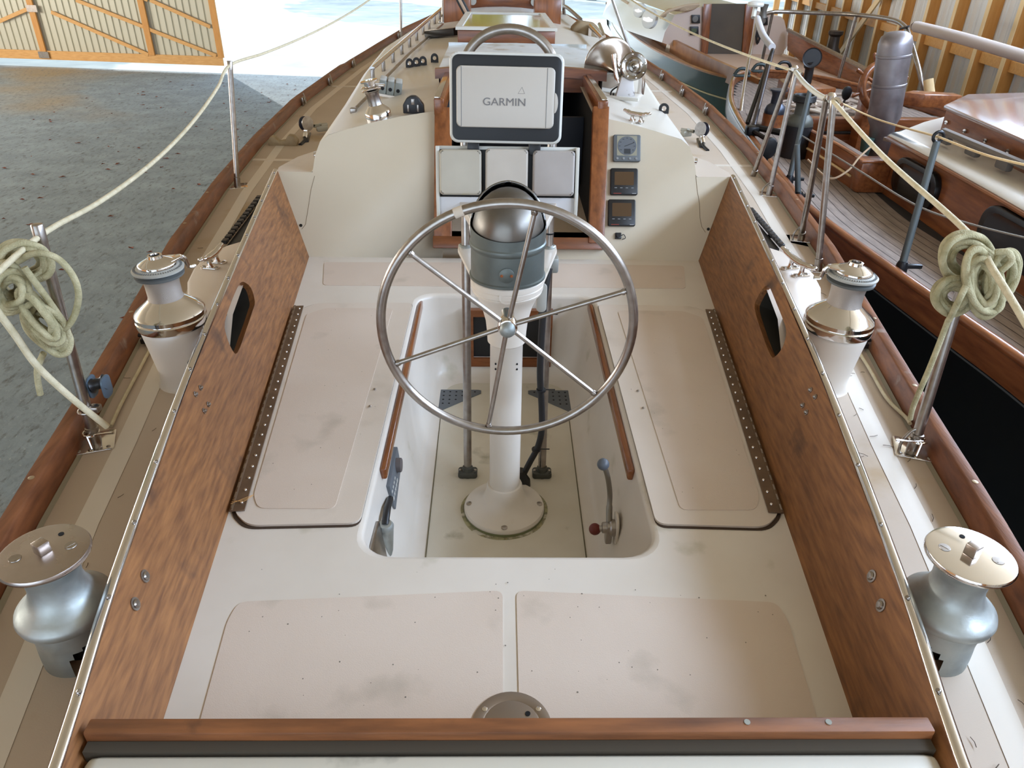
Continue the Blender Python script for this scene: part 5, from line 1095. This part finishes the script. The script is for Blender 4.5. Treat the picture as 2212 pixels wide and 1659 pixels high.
# coaming
mb = MB(); path = [V((2.70, 7.35, 0)), V((2.75, 6.8, 0)), V((2.785, 6.3, 0)), V((2.785, 5.86, 0))]
mb.loft([[p+V((0, 0, DZ)), p+V((0, 0, .045)), p+V((.045, 0, .045)), p+V((.045, 0, DZ))] for p in path], True); mb.poly([path[0]+V((0, 0, DZ)), path[0]+V((0, 0, .045)), path[0]+V((.045, 0, .045)), path[0]+V((.045, 0, DZ))]); co_ = mb.build('cockpit_coaming', 'varn', yt)
mb = MB(); mb.tube([p+V((.022, 0, .05)) for p in path], .024, 8, flat=.5); mb.build('coaming_cap', 'varn', co_)
mb = MB(); mb.box((2.89, 5.80, -.07), (.24, .12, .24), None, .02); mb.box((2.89, 5.80, .055), (.27, .15, .025), None, .01); mb.build('coaming_end_box', 'varn', yt)
mb = MB(); mb.tube([(2.70, 7.3, -.09), (2.76, 6.6, -.095), (2.775, 5.9, -.10)], .010, 6); mb.build('rubbing_strip', 'pinepale', co_)
# cabin trunk
side = [(3.0, 5.87), (2.985, 5.2), (2.95, 4.4), (2.90, 3.6), (2.84, 2.8), (2.80, 2.0), (2.8, .4)]
mb = MB(); mb.loft([[(x, y, DZ), (x+.02, y, .21)] for x, y in side]); mb.loft([[(3.0, 5.87, DZ), (3.02, 5.87, .21)], [(3.72, 6.38, DZ), (3.72, 6.38, .25)], [(4.5, 6.42, DZ), (4.5, 6.42, .26)]]); ts = mb.build('trunk_side', 'varn', yt)
mb = MB(); mb.loft([[(x-.012, y, .205), (x-.02, y, .225), (x+.0, y, .245), (x+.06, y, .255), (x+.35, y+.22, .285), (x+.75, y+.5, .30), (x+2.1, y+.5, .26)] for x, y in side]); mb.loft([[(2.99, 5.88, .205), (2.98, 5.885, .225), (3.0, 5.87, .245)], [(3.7, 6.40, .22), (3.69, 6.40, .26), (3.7, 6.37, .285)], [(4.5, 6.44, .22), (4.5, 6.44, .26), (4.5, 6.4, .29)]]); mb.build('trunk_roof', mat('white_cabin_roof', (214, 208, 198), .35, col2=(202, 194, 180), sc=2), yt, 50)
mb = MB(); mb.tube([(x-.018, y, .205) for x, y in [(3.05, 5.92)]+side], .016, 8); mb.build('trunk_beading', 'varn', yt)
for (px, py, w_) in ((1984, 396, .62), (2200, 520, .66)):
    c = ap(px, py, (2.97, 4.8, 0), V((1, -.045, -.05)).normalized()); m_ = MB(); m_.prism([c+V((-.0, p[0], p[1])) for p in rrect(w_, .27, .12)], (-.05, 0, 0), .012); m_.build('portlight', mat('black_port_rim', (22, 24, 26), .3), yt)
    m_ = MB(); m_.prism([c+V((-.052, p[0]*.8, p[1]*.75)) for p in rrect(w_, .27, .12)], (-.004, 0, 0)); m_.build('port_glass', mat('black_glass', (6, 8, 8), .1), yt)
# raised companion house; sky reflection put into the lilac of its glossy top
hx = [az(2045, 236, .44), az(2215, 310, .44)]; a, b = hx; d = (b-a); b2 = a+d*1.6; f1 = az(2085, 220, .44); f2 = az(2290, 214, .44)
mb = MB(); q = [V((a.x, a.y, .27)), V((b2.x, b2.y, .27)), V((f2.x, f2.y, .27)), V((f1.x, f1.y, .27))]; mb.prism(q, (0, 0, .17)); mb.build('companion_house', 'varn', yt, 0)
mb = MB(); q = [V((a.x-.03, a.y-.0, .44)), V((b2.x-.03, b2.y, .44)), V((f2.x, f2.y, .47)), V((f1.x, f1.y, .47))]; mb.prism(q, (0, 0, .03), .01); mb.build('house_top', mat('glossy_top_sky_tint', (156, 132, 126), .12, coat=.8), yt)
m_ = None
for k in range(4):
    p = a+(b-a)*(.06+k*.27); m_ = MB(); m_.lathe([(.018, 0), (.014, .02), (0, .022)], V((p.x, p.y, .36)), (-.8, -.5, 0), 10); m_.build('knob', 'chrome', yt)
# grey teak grab rail on the trunk roof
a, b = az(2040, 284, .36), az(2225, 362, .36); m_ = MB(); m_.tube([a, b, b+(b-a)*.5], .032, 8, flat=.8)
gr = m_.build('grab_rail', mat('bare_grey_teak', (120, 112, 104), .8), yt)
for k in range(4):
    p = a+(b-a)*(.04+k*.36); m_ = MB(); m_.box(p-V((0, 0, .04)), (.05, .13, .07), None, .015); m_.build('rail_foot', mat('bare_grey_teak_foot', (104, 98, 92), .8), gr)
m_ = MB(); c = az(1930, 250, .0); m_.box((3.75, 6.75, -.02), (.4, .5, .03), M.Rotation(.5, 3, 'Z')); m_.build('side_seat_board', 'oldteak', yt)
m_ = MB(); c = az(2010, 232, .15); m_.prism([c+V((x, y, 0)) for x, y in ((-.25, .1), (-.1, .22), (.25, .1), (.25, -.05), (-.1, -.02))], (0, 0, .12), .01); m_.build('coaming_block', 'varn', yt)
# binnacle pedestal and wheel
t = thing('engine_vent_pedestal', 'tall grey metal pedestal with rounded top in the cockpit of the wooden yacht', 'pedestal', (3.69, 7.25, -.45))
b0 = V((3.69, 7.25, -.70)); up_ = (ay(1946, 96, 7.25)-ay(1908, 335, 7.25)).normalized()
m_ = MB(); m_.lathe([(.11, 0), (.11, .72), (.145, .80), (.145, 1.08), (.150, 1.085), (.150, 1.10), (.145, 1.105), (.145, 1.33), (.150, 1.335), (.150, 1.35), (.145, 1.355), (.145, 1.44), (.128, 1.50), (.08, 1.535), (0, 1.545)], b0, up_, 40); m_.build('casing', mat('tarnished_tin', (168, 164, 166), .34, .8, col2=(128, 122, 126), sc=5, rough2=.5), t, 40)
m_ = MB(); c = b0+up_*.62+V((-.15, -.06, 0)); m_.lathe([(.06, 0), (.05, -.08), (.03, -.22), (.06, -.24)], c, (0, 0, 1), 16); m_.build('verdigris_funnel', mat('verdigris', (76, 104, 98), .6, .4), t)
c = ay(1901, 187, 7.6); t = thing('ship_wheel', 'wooden ship wheel with turned handles behind the grey pedestal', 'steering wheel', c)
wd = V((.2, -.9, .3)).normalized(); m_ = MB(); x_, y_, d_ = m_.frame(wd); m_.tube([c+(x_*math.cos(a)+y_*math.sin(a))*.20 for a in [2*math.pi*k/40 for k in range(40)]], .038, 10, True); m_.build('rim', 'varn', t, 60)
m_ = MB(); m_.lathe([(.05, -.04), (.055, 0), (.03, .04), (0, .045)], c, wd, 18); m_.build('hub', 'bronze', t)
for k in range(8):
    a = k*math.pi/4+.25; u = x_*math.cos(a)+y_*math.sin(a); m_ = MB(); m_.lathe([(.012, .04), (.018, .10), (.012, .17), (.014, .21), (.012, .23), (.020, .27), (.018, .31), (0, .32)], c, u, 10); m_.build('spoke', 'varn', t)
m_ = MB(); m_.box(c+V((.1, .25, -.4)), (.25, .2, .8), None, .02); solo('wheel_box', m_, 'varn', 'varnished box carrying the ship wheel', 'box')
# dorade box and cowl
t = thing('dorade_box', 'flat varnished box with a black cowl vent on the after deck of the wooden yacht', 'vent box', (3.95, 10.1, DZ))
q = [az(1682, 172, -.08), az(1735, 166, -.08), az(1806, 187, -.08), az(1772, 207, -.08)]; 
q = [az(1682, 170, -.06), az(1738, 166, -.06), az(1807, 190, -.06), az(1712, 196, -.06)]
m_ = MB(); m_.prism([V((p.x, p.y, DZ+.005)) for p in q], (0, 0, .13), .008); m_.build('box', 'varn', t)
m_ = MB(); c = (q[0]+q[2])/2+V((.0, .0, .0)); m_.tube(spline([c, c+V((0, 0, .12)), c+V((-.01, -.01, .20)), c+V((-.03, -.02, .27))], 4), [.055]*8+[.07]*5, 16); m_.lathe([(.07, 0), (.115, .09), (.118, .10), (.10, .09)], c+V((.0, .02, .30)), (-.25, -.95, .15), 24); m_.lathe([(.103, .095), (0, .08)], c+V((.0, .02, .30)), (-.25, -.95, .15), 24); m_.build('cowl', 'black', t)
# winches
def drum(name, px, py, z, r, h, mt, lab, base=None, coil=False):
    c = az(px, py, z); t = thing(name, lab, 'winch', c); b = 0
    if base: m_ = MB(); m_.lathe([(r*1.15, 0), (r*1.15, base)], c, (0, 0, 1), 28); m_.build('base', 'black' if coil else 'varn', t); b = base
    m_ = MB(); m_.lathe([(r*1.1, b), (r*1.12, b+h*.12), (r*.95, b+h*.3), (r*.62, b+h*.42), (r*.58, b+h*.75), (r*.72, b+h*.92), (r*.9, b+h*.94), (r*.9, b+h), (0, b+h)], c, (0, 0, 1), 32); m_.build('drum', mt, t)
    if coil:
        for k in range(4): m_ = MB(); m_.tube([c+V((r*.85*math.cos(a), r*.85*math.sin(a), b+h*.95+.012*k)) for a in [2*math.pi*j/20 for j in range(20)]], .013, 8, True); m_.build('rope_turn', 'black', t)
drum('winch', 1712, 338, DZ+.005, .105, .22, mat('green_grey_bronze', (84, 84, 76), .5, .5), 'big dark winch on a black post on the side deck of the wooden yacht', .28, True)
drum('winch', 1668, 272, DZ+.005, .10, .24, mat('dark_blue_bronze', (70, 74, 84), .4, .7), 'smaller winch with a disc top on a varnished block on the after deck', .13)
# stern rail
def tb_(pts, r, n=6): m_ = MB(); m_.tube(spline(pts, n), r, 10); return m_
t = thing('stern_rail', 'bent steel stern rail of the wooden yacht with upright legs', 'rail', (3.9, 10.8, -.1))
P1 = ay(1634, 40, 10.9); P2 = ay(1672, 26, 11.3); P3 = ay(1760, 28, 11.2); P4 = ay(1850, 32, 10.8); P5 = ay(1925, 42, 9.9); P6 = ay(1955, 58, 9.3); P7 = ay(1966, 85, 8.9); P8 = ay(1985, 150, 8.5)
tb_([P1, P2, P3, P4, P5, P6, P7, P8, ay(1999, 215, 8.4)], .026).build('top_tube', 'steel', t, 60)
for a, b in (((1668, 30, 11.3), (1640, 158, 11.45)), ((1849, 36, 10.8), (1812, 168, 10.85))): tb_([ay(*a), ay(*b)], .022, 1).build('leg', 'steel', t)
m_ = tb_([ay(1634, 48, 10.7), ay(1612, 160, 9.6), ay(1600, 245, 9.0)], .02); m_.build('leg', 'chrome', t)
m_ = tb_([ay(1636, 40, 10.8), ay(1648, 75, 10.2), ay(1668, 102, 9.4)], .042); m_.build('foam_sleeve', mat('white_foam', (206, 204, 206), .7), t, 60)
m_ = MB(); c = ay(1632, 14, 11); m_.lathe([(.10, 0), (.11, .02), (.10, .05), (.03, .07), (0, .07)], c, (0, 0, 1), 20); m_.tube([c, ay(1627, 38, 10.9)], .03, 8); solo('beacon', m_, 'white', 'cream mushroom beacon at the corner of the stern rail', 'beacon')
m_ = MB(); c = ay(1650, 20, 11); m_.lathe([(.06, -.1), (.04, -.03), (.055, .06), (0, .065)], c, (0, 0, 1), 16); solo('winch', m_, mat('dark_bronze_fitting', (90, 84, 76), .5, .4), 'small dark winch beside the cream beacon', 'winch')
for a, b, lab in (((1669, 108, 9.3), (1628, 272, 7.9), 'dark stanchion brace of the wooden yacht below the foam sleeve'), ((1668, 112, 9.25), (1614, 268, 8.05), 'second dark stanchion brace of the wooden yacht below the foam sleeve')):
    m_ = tb_([ay(*a), ay(*b)], .024, 1); solo('stanchion', m_, mat('dark_steel', (92, 88, 90), .35, .9) if 'second' not in lab else 'blackal', lab, 'stanchion', 'stanchions of the wooden yacht')
def stan2(b, tp, lab, eye=False):
    t = thing('stanchion', lab, 'stanchion', b, 0, 'stanchions of the wooden yacht'); m_ = MB(); m_.cyl(b, tp, .021, .019, 14); m_.build('post', mat('green_grey_post', (92, 98, 98), .5, .5), t)
    m_ = MB(); m_.lathe([(.035, -.01), (.032, .03), (.024, .05)], b, (0, 0, 1), 14); m_.box(b+V((.07, -.0, .02)), (.09, .03, .025), None, .006); m_.build('clamp', 'blackal', t)
    if eye: m_ = MB(); m_.tube([tp+V((.028*math.cos(a), 0, .025+.028*math.sin(a))) for a in [2*math.pi*k/14 for k in range(14)]], .009, 8, True); m_.build('eye', 'blackal', t)
b1 = az(1704, 392, -.12); stan2(b1, ay(1752, 186, b1.y+.15), 'grey-green stanchion of the wooden yacht behind the gate pair')
b2 = az(1724, 428, -.12); stan2(b2, ay(1722, 312, b2.y+.05), 'short grey brace beside the grey-green stanchion of the wooden yacht')
b3 = az(1946, 582, -.12); t3 = ay(2024, 306, b3.y+.15); stan2(b3, t3, 'lone grey stanchion with an eye on top, in front of the yacht cabin', True)
rope('lifeline', [t3+V((0, 0, .025)), ay(2130, 335, 3.6), ay(2240, 362, 3.3)], .006, 'pinepale', 'thin tan line leaving the eye of the lone grey stanchion')
rope('lifeline', [ay(1800, 214, b1.y), ay(1893, 257, 5.5), t3+V((0, 0, .025))], .006, 'pinepale', 'thin tan line between the gate pair and the lone grey stanchion')
rope('lifeline', [ay(1730, 292, 5.9), ay(1850, 365, 5.0), ay(1978, 443, 4.2), ay(2100, 485, 3.9), ay(2240, 520, 3.6)], .006, mat('dull_wire', (150, 144, 134), .5, .5), 'dull wire lifeline sagging past the yacht cabin side', 'wire')
m_ = tb_([ay(1977, 58, 8.9), ay(1990, 60, 8.8), ay(2090, 86, 8.0), ay(2250, 134, 7.2)], .055); solo('foam_sleeve', m_, mat('grey_pink_foam', (176, 164, 156), .8), 'long pinkish grey foam sleeve on the upper lifeline before the stud wall', 'sleeve')
m_ = tb_([ay(2005, 172, 8.2), ay(2012, 228, 8.1)], .05); solo('wooden_post', m_, 'pinepale', 'short pale wooden post beside the companion house', 'post')
m_ = tb_([ay(1945, 62, 9.3), ay(1963, 57, 9.1)], .012); solo('turnbuckle', m_, 'blackal', 'small dark turnbuckle at the end of the foam sleeve', 'fitting')
# rope pile on the after deck
t = thing('rope_pile', 'loose pile of pale braided rope on the after deck of the wooden yacht', 'rope', (3.6, 8.7, DZ))
for k in range(11):
    c = az(1735+9*k, 226+(k % 3)*5, -.12); c.z = DZ+.03+.016*(k % 5); a0 = random.uniform(0, 6); m_ = MB()
    m_.tube(spline([c+V(((.30+.05*math.sin(3*a+k))*math.cos(a), (.16+.04*math.cos(2*a+k))*math.sin(a), .03*math.sin(2*a+a0)+.035)) for a in [2*math.pi*j/12 for j in range(12)]], 3, True), .016, 8, True); m_.build('rope_turn', mat('pink_grey_rope%d' % (k % 3), [(176, 158, 142), (160, 142, 128), (190, 174, 156)][k % 3], .9), t, 80)
# blocks hanging about
for px, py, y_, lab, r in ((1896-45, 200, 8.0, 'black block lying beside the rope pile', .06), (1664, 318, 6.1, 'black teardrop block hanging between the stanchions', .075)):
    c = ay(px-(20 if y_ > 7 else 0), py, y_); m_ = MB(); m_.prism([c+V((r*.8*math.cos(a), 0, (r*1.3 if math.sin(a) < 0 else r)*math.sin(a))) for a in [2*math.pi*k/16 for k in range(16)]], (0, .04, 0), .01); m_.tube([c-V((0, -.02, r*1.2)), c-V((.02, -.02, r*2.2))], .012, 8); solo('block', m_, 'black', lab, 'block')
for px, py, lab in ((1625, 282, 'tangle of black cam fittings on the cap rail below the dark stanchions'), ):
    c = az(px, py, -.05); m_ = MB(); m_.box(c, (.12, .12, .09), None, .02); m_.tube([c+V((.03, 0, .03)), c+V((.22, -.18, .02))], .03, 8); m_.tube([c+V((.0, -.05, 0)), c+V((.12, -.4, -.04))], .022, 8); m_.build
    solo('fitting', m_, 'blackal', lab, 'fitting')
for px, py, z, lab in ((1602, 165, -.05, 'dark green rope guide on the stern corner of the wooden yacht'), (1692, 150, -.04, 'small black cleat on the after rail of the wooden yacht'), (1640, 155, -.05, 'bronze pad at the foot of the stern rail leg')):
    c = az(px, py, z); m_ = MB(); m_.box(c+V((0, 0, .01)), (.22, .10, .03), None, .01); m_.tube(spline([c+V((-.1, 0, .02)), c+V((-.05, 0, .09)), c+V((.05, 0, .09)), c+V((.1, 0, .03))], 3), .022, 8); solo('rail_fitting', m_, mat('dark_green_bronze', (58, 66, 64), .5, .5) if px < 1650 else 'black', lab, 'fitting')
# bronze hawse in the strake
c = ap(1976, 661, (2.21, 3.86, 0), V((1, .1, 0)).normalized()); m_ = MB(); m_.lathe([(.034, 0), (.036, .008), (.028, .014), (.022, .008)], c, (-1, -.1, 0), 20); t = m_.build('hawse_ring', 'steel', yt)
m_ = MB(); m_.lathe([(.022, .006), (0, .007)], c, (-1, -.1, 0), 16); m_.build('hawse_pane', mat('blue_grey_pane', (120, 132, 146), .3), t)
m_ = MB(); m_.tube(spline([ay(1745, 345, 6.0), ay(1790, 385, 5.7), ay(1830, 370, 5.7), ay(1856, 340, 5.8), ay(1880, 318, 5.9)], 6), .008, 8); solo('hanging_cord', m_, mat('tan_cord', (168, 140, 110), .8), 'thin tan cord looping down by the yacht coaming', 'cord')
# ============================================================ the green yacht beyond
GD = -.38
gy = thing('green_yacht', 'dark green yacht with cream deck and teak rail beyond the wooden yacht', 'boat', (4.2, 18, GZ))
gp = [(1590, 173), (1530, 158), (1480, 140), (1440, 122), (1400, 100), (1370, 79), (1345, 57), (1325, 33), (1312, 8)]
near = [az(px, py, -.30) for px, py in gp]; near.append(V((3.55, 28.0, -.25))); near.append(V((4.2, 30.5, -.22))); near = spline(near, 3); n_ = len(near)
def gw(p, d, z): return V((p.x+d, p.y+d*.12, z))
mb = MB(); mb.loft([[gw(p, 0, -.30), gw(p, .02, -.42), gw(p, .10, -.95), gw(p, .5, -1.5), gw(p, 1.3, -1.8)] for p in near]); mb.poly([gw(near[0], 0, -.30), gw(near[0], .10, -.95), gw(near[0], 1.3, -1.8), gw(near[0], 2.4, -.4)]); mb.build('hull', mat('dark_green_topsides', (14, 52, 44), .12, coat=.6), gy)
mb = MB(); mb.loft([[gw(p, .042, -.60), gw(p, .048, -.625)] for p in near]); mb.build('cove_stripe', mat('cream_stripe', (190, 180, 140), .5), gy)
mb = MB(); mb.loft([[gw(p, .0, -.31), gw(p, 0, -.285), gw(p, .06, -.28), gw(p, .09, -.285), gw(p, .09, GD)] for p in near]); mb.build('toe_rail', mat('golden_teak_rail', (176, 124, 66), .4, col2=(150, 100, 52), sc=6), gy)
mb = MB(); mb.loft([[gw(p, .07, GD), gw(p, .8 if p.y < 26 else .3, GD+.02), gw(p, 2.6 if p.y < 26 else .5, GD+.02)] for p in near]); mb.build('deck', mat('pinkish_cream_deck', (222, 198, 180), .5, col2=(214, 188, 168), sc=1), gy)
GYc = 15.6
def gf(px, py, dy=0): return ay(px, py, GYc+dy)
mb = MB(); mb.poly([gf(1430, 92), gf(1436, 70), gf(1458, 32), gf(1518, 14), gf(1518, 122)]); mb.poly([gf(1615, 14), gf(1655, 32), gf(1688, 36), gf(1694, 44), gf(1705, 92), gf(1690, 116), gf(1660, 158), gf(1600, 160)]); mb.poly([gf(1518, 112), gf(1610, 118), gf(1604, 160), gf(1518, 130)]); mb.build('cabin_face', mat('pinkish_white_gelcoat', (214, 196, 184), .4), gy)
mb = MB()
top_ = [gf(1458, 32), gf(1518, 14), gf(1615, 14), gf(1655, 32), gf(1688, 36)]; mb.loft([top_, [p+V((-.35, 4.5, .05)) for p in top_], [p+V((-.2, 9, .0)) for p in top_]]); mb.build('cabin_roof', 'gelwhite', gy)
sd0 = [gf(1430, 92), gf(1436, 70), gf(1458, 32)]; mb = MB(); mb.loft([sd0, [sd0[0]+V((-.42, 2.5, 0)), sd0[1]+V((-.40, 2.5, 0)), sd0[2]+V((-.35, 2.5, .03))], [sd0[0]+V((-.5, 5.5, 0)), sd0[1]+V((-.45, 5.5, 0)), sd0[2]+V((-.3, 5.5, .03))], [sd0[0]+V((.1, 9.5, .0)), sd0[1]+V((.1, 9.5, 0)), sd0[2]+V((.2, 9.5, 0))]]); cs = mb.build('cabin_side', mat('white_cabin_side', (226, 230, 232), .25), gy, 50)
for px, py, w_ in ((1403, 41, .34), (1381, 22, .26)):
    c = ax(px, py, sd0[1].x-.30 if px > 1390 else sd0[1].x-.46); m_ = MB(); m_.lathe([(w_*.5, -.05), (w_*.5, .03), (w_*.42, .04), (0, .035)], c, (-.75, -.65, .1), 28); m_.build('portlight', mat('bright_portlight', (226, 234, 238), .08), cs)
for px0, px1, ww in ((1518, 1532, 0), (1604, 1622, 0)):
    m_ = MB(); m_.prism([gf(px0+(5 if px0 > 1600 else 0), 8), gf(px1+(8 if px0 > 1600 else 4), 8), gf(px1-(6 if px0 > 1600 else 6), 122), gf(px0-(4 if px0 > 1600 else 5), 122)], (0, -.08, 0), .005); m_.build('companionway_post', 'teakz', gy)
m_ = MB(); m_.prism([gf(1534, 8), gf(1622, 8), gf(1602, 120), gf(1524, 116)], (0, -.03, 0)); m_.build('washboard', mat('dark_grey_washboard', (72, 64, 54), .35, col2=(92, 82, 68), sc=1.2), gy)
for px, py, lab in ((1502, 41, 'upper black gauge left of the far companionway'), (1499, 66, 'lower black gauge left of the far companionway'), (1648, 45, 'upper black gauge right of the far companionway')):
    m_ = MB(); m_.prism([gf(px+x, py+z, -.01) for x, z in ((-9, -9), (9, -9), (9, 9), (-9, 9))], (0, -.05, 0), .006); t = thing('gauge', lab, 'gauge', gf(px, py)); m_.build('case', 'black', t)
    m_ = MB(); m_.lathe([(.055, 0), (0, .004)], gf(px, py, -.062), (0, -1, 0), 16) if py < 50 else m_.box(gf(px, py, -.062), (.10, .006, .07)); m_.build('face', mat('dial_grey_far', (110, 108, 104), .5) if py < 50 else mat('green_lcd', (70, 84, 56), .4), t)
m_ = MB(); c = gf(1638, 72, -.05); m_.lathe([(.07, 0), (.07, .05), (0, .05)], c, (0, -1, 0), 16); m_.tube(spline([c+V((-.05, -.03, 0)), c+V((0, -.04, -.18)), c+V((.05, -.03, 0))], 4), .02, 8); solo('compass', m_, 'black', 'small black round fitting on the far cabin face, right side', 'fitting')
# coamings of the green yacht
def plank3(pts_top, h, th, m, nm):
    mm = MB(); mm.loft([[p-V((0, 0, h)), p, p+V((th, 0, 0)), p+V((th, 0, -h))] for p in pts_top], True); mm.poly([pts_top[0]-V((0, 0, h)), pts_top[0], pts_top[0]+V((th, 0, 0)), pts_top[0]+V((th, 0, -h))]); return mm.build(nm, m, gy)
mt = mat('light_teak_coaming', (178, 128, 78), .4, col2=(150, 100, 56), sc=4)
plank3([az(px, py, -.13) for px, py in ((1408, 58), (1450, 84), (1486, 102), (1540, 128), (1600, 154), (1640, 172))], .24, .07, mt, 'side_coaming')
q = [ay(1702, 66, 15.4), ay(1880, 156, 11.9)]; q2 = [ay(1700, 108, 15.4), ay(1860, 180, 12.0)]
mb = MB(); mb.prism([q[0], q[1], q[1]+V((0, 0, -.55)), q2[0]], (.06, .05, 0), .004); mb.build('side_coaming', 'varn', gy)
mb = MB(); mb.tube([q[0]+V((0, 0, .01)), q[1]+V((0, 0, .01))], .035, 8); mb.build('coaming_cap', 'steel', gy)
def drum2(px, py, z, r, h, lab, base=.16):
    c = az(px, py, z); t = thing('winch', lab, 'winch', c, 0, 'winches of the green yacht'); m_ = MB(); m_.lathe([(r*1.6, 0), (r*1.4, base)], c, (0, 0, 1), 24); m_.build('base', 'gelwhite', t)
    m_ = MB(); m_.lathe([(r*1.3, base), (r*1.3, base+h*.2), (r*.85, base+h*.45), (r*.75, base+h*.8), (r*.9, base+h*.85), (r*.9, base+h), (0, base+h)], c, (0, 0, 1), 28); m_.build('drum', 'black', t)
drum2(1459, 112, GD, .13, .36, 'black winch on a white base beside the near coaming of the green yacht')
c = ay(1797, 112, 13.9); m_ = MB(); m_.lathe([(.15, -.1), (.14, 0), (.09, .08), (.08, .24), (.12, .28), (.12, .33), (0, .33)], c, (0, 0, 1), 24); solo('winch', m_, mat('dark_bronze_winch', (52, 44, 38), .5, .5), 'dark winch on the far coaming of the green yacht against the stud wall', 'winch', 'winches of the green yacht')
# tied rope bundle on the far cabin roof
t = thing('rope_bundle', 'bundle of pale rope lying on the edge of the green yacht cabin roof', 'rope', ay(1470, 22, GYc))
for k in range(8):
    m_ = MB(); o = k*1.6; m_.tube(spline([ay(1425+o, 38-k*.6, GYc-.2), ay(1445, 24-k*1.2+o*.5, GYc-.15+.02*k), ay(1480, 17+o*.8-4, GYc-.1), ay(1510-o, 10+k*1.1, GYc)], 5), .028, 8); m_.build('rope_strand', mat('tan_rope%d' % (k % 2), [(200, 180, 154), (176, 154, 128)][k % 2], .9), t, 80)
m_ = MB(); m_.tube([ay(1338, -5, 19), ay(1362, 10, 19)], .03, 8); solo('grab_rail', m_, mat('pale_teak_rail', (214, 196, 170), .5), 'pale grab rail at the top edge on the green yacht cabin roof', 'rail')
for x, y, who in ((2.9, 3.5, 'wooden'), (4.4, 8.5, 'wooden'), (4.4, 15.5, 'green'), (4.6, 21, 'green')):
    t = thing('boat_stand', 'steel prop under the %s of the %s yacht' % ('near end' if y in (3.5, 15.5) else 'far end', who), 'stand', (x, y, GZ)); m_ = MB(); m_.tube([(x, y, -1.55 if who == 'wooden' else -1.75), (x, y, GZ)], .05); m_.tube([(x-.3, y, GZ+.02), (x+.3, y, GZ+.02)], .04); m_.build('frame', 'steel', t)
# ============================================================ small debris and marks
nm_ = mat('dry_needle', (74, 60, 46), .9)
for s, lab in ((1, 'dry pine needles scattered on the right side deck of the cream boat'), (-1, 'dry specks scattered on the left side deck of the cream boat')):
    mb = MB()
    for i in range(46 if s > 0 else 16):
        y = random.uniform(.75, 2.1) if i % 3 else random.uniform(2.1, 4.2); x = s*random.uniform(cx0(y)+.2, hw(y)-.03); a = random.uniform(0, 3.14); L = random.uniform(.004, .018)
        if abs(x-s*1.0) < .14 and abs(y-1.175) < .14: continue
        d = V((math.cos(a), math.sin(a), 0))*L; c = V((x, y, zd(0, y)+.004)); mb.tube([c-d, c+V((d.y*.2, -d.x*.2, .0005)), c+d], .0009, 4)
    solo('debris', mb, nm_, lab, 'debris', kind='stuff')
mb = MB()
for i in range(60):
    x = random.uniform(-.68, .68); y = random.uniform(.95, 1.48); r = random.uniform(.0008, .0024); mb.lathe([(r, 0), (r, .0004), (0, .0005)], (x, y, .0024), (0, 0, 1), 6)
for i in range(40):
    s = random.choice((-1, 1)); y = random.uniform(1.75, 3.1); x = s*random.uniform(.47, .80); r = random.uniform(.0008, .002); mb.lathe([(r, 0), (r, .0004), (0, .0005)], (x, y, .0128), (0, 0, 1), 6)
solo('grit', mb, mat('grey_grit', (120, 112, 100), .9), 'grey specks of grit scattered on the cockpit seats', 'debris', kind='stuff')
mb = MB(); a = az(548, 1070, .016)
for k in range(3): mb.tube(spline([a+V((0, 0, .002)), a+V((-.02, -.02-.008*k, .006)), a+V((-.055, -.045+.01*k, .004))], 4), .0008, 4)
solo('straw', mb, mat('straw', (190, 140, 80), .8), 'few blades of straw at the near end of the left hinge', 'straw')
# grime on the cockpit sole: an algae ring round the pedestal foot, a sooty patch by the right wall
def stain(name, pts, z, col, th, sc):
    m = mat(name+'_film', col, .9); nt = m.node_tree; b = nt.nodes['Principled BSDF']; tc = nt.nodes.new('ShaderNodeTexCoord'); n = nt.nodes.new('ShaderNodeTexNoise'); n.inputs['Scale'].default_value = sc; n.inputs['Detail'].default_value = 8
    r = nt.nodes.new('ShaderNodeValToRGB'); r.color_ramp.elements[0].position = th; r.color_ramp.elements[1].position = th+.22; nt.links.new(tc.outputs['Object'], n.inputs['Vector']); nt.links.new(n.outputs[0], r.inputs[0]); nt.links.new(r.outputs[0], b.inputs['Alpha'])
    q = MB(); q.prism([(x, y, z) for x, y in pts], (0, 0, .0006)); return q.build(name, m, boat, 0)
rs = random.Random(5)
stain('algae_stain', [(PX+.169*math.cos(a)*(1+.015*math.sin(5*a)), PY-.002+.168*math.sin(a)*(1+.015*math.cos(3*a))) for a in [2*math.pi*k/48 for k in range(48)]], -.4192, (168, 160, 122), .40, 18)
c = az(1315, 1195, -.418); stain('soot_stain', [(c.x-.01+(.05+rs.uniform(-.015, .02))*math.cos(a), c.y+.02+(.09+rs.uniform(-.02, .02))*math.sin(a)) for a in [2*math.pi*k/20 for k in range(20)]], -.4190, (84, 76, 54), .40, 30)
# rows of tiny joined pieces
for o in bpy.data.objects:
    n = o.name.split('.')[0]
    if n in ('hinge_screw', 'hinge_knuckle', 'drain_hole', 'strip_screw', 'screw_plug', 'jaw_rib', 'small_lettering', 'panel_lettering', 'scale_mark', 'screw_hole', 'base_screw', 'foot_screw', 'diaphragm_screw', 'flange_screw', 'plate_screw', 'deck_screw', 'rusty_screw', 'slotted_screw', 'metal_sheet', 'bung', 'caulk_line', 'sole_seam', 'hairline_crack', 'cover_seam'):
        if o.parent and n not in ('metal_sheet',): o['kind'] = 'stuff'
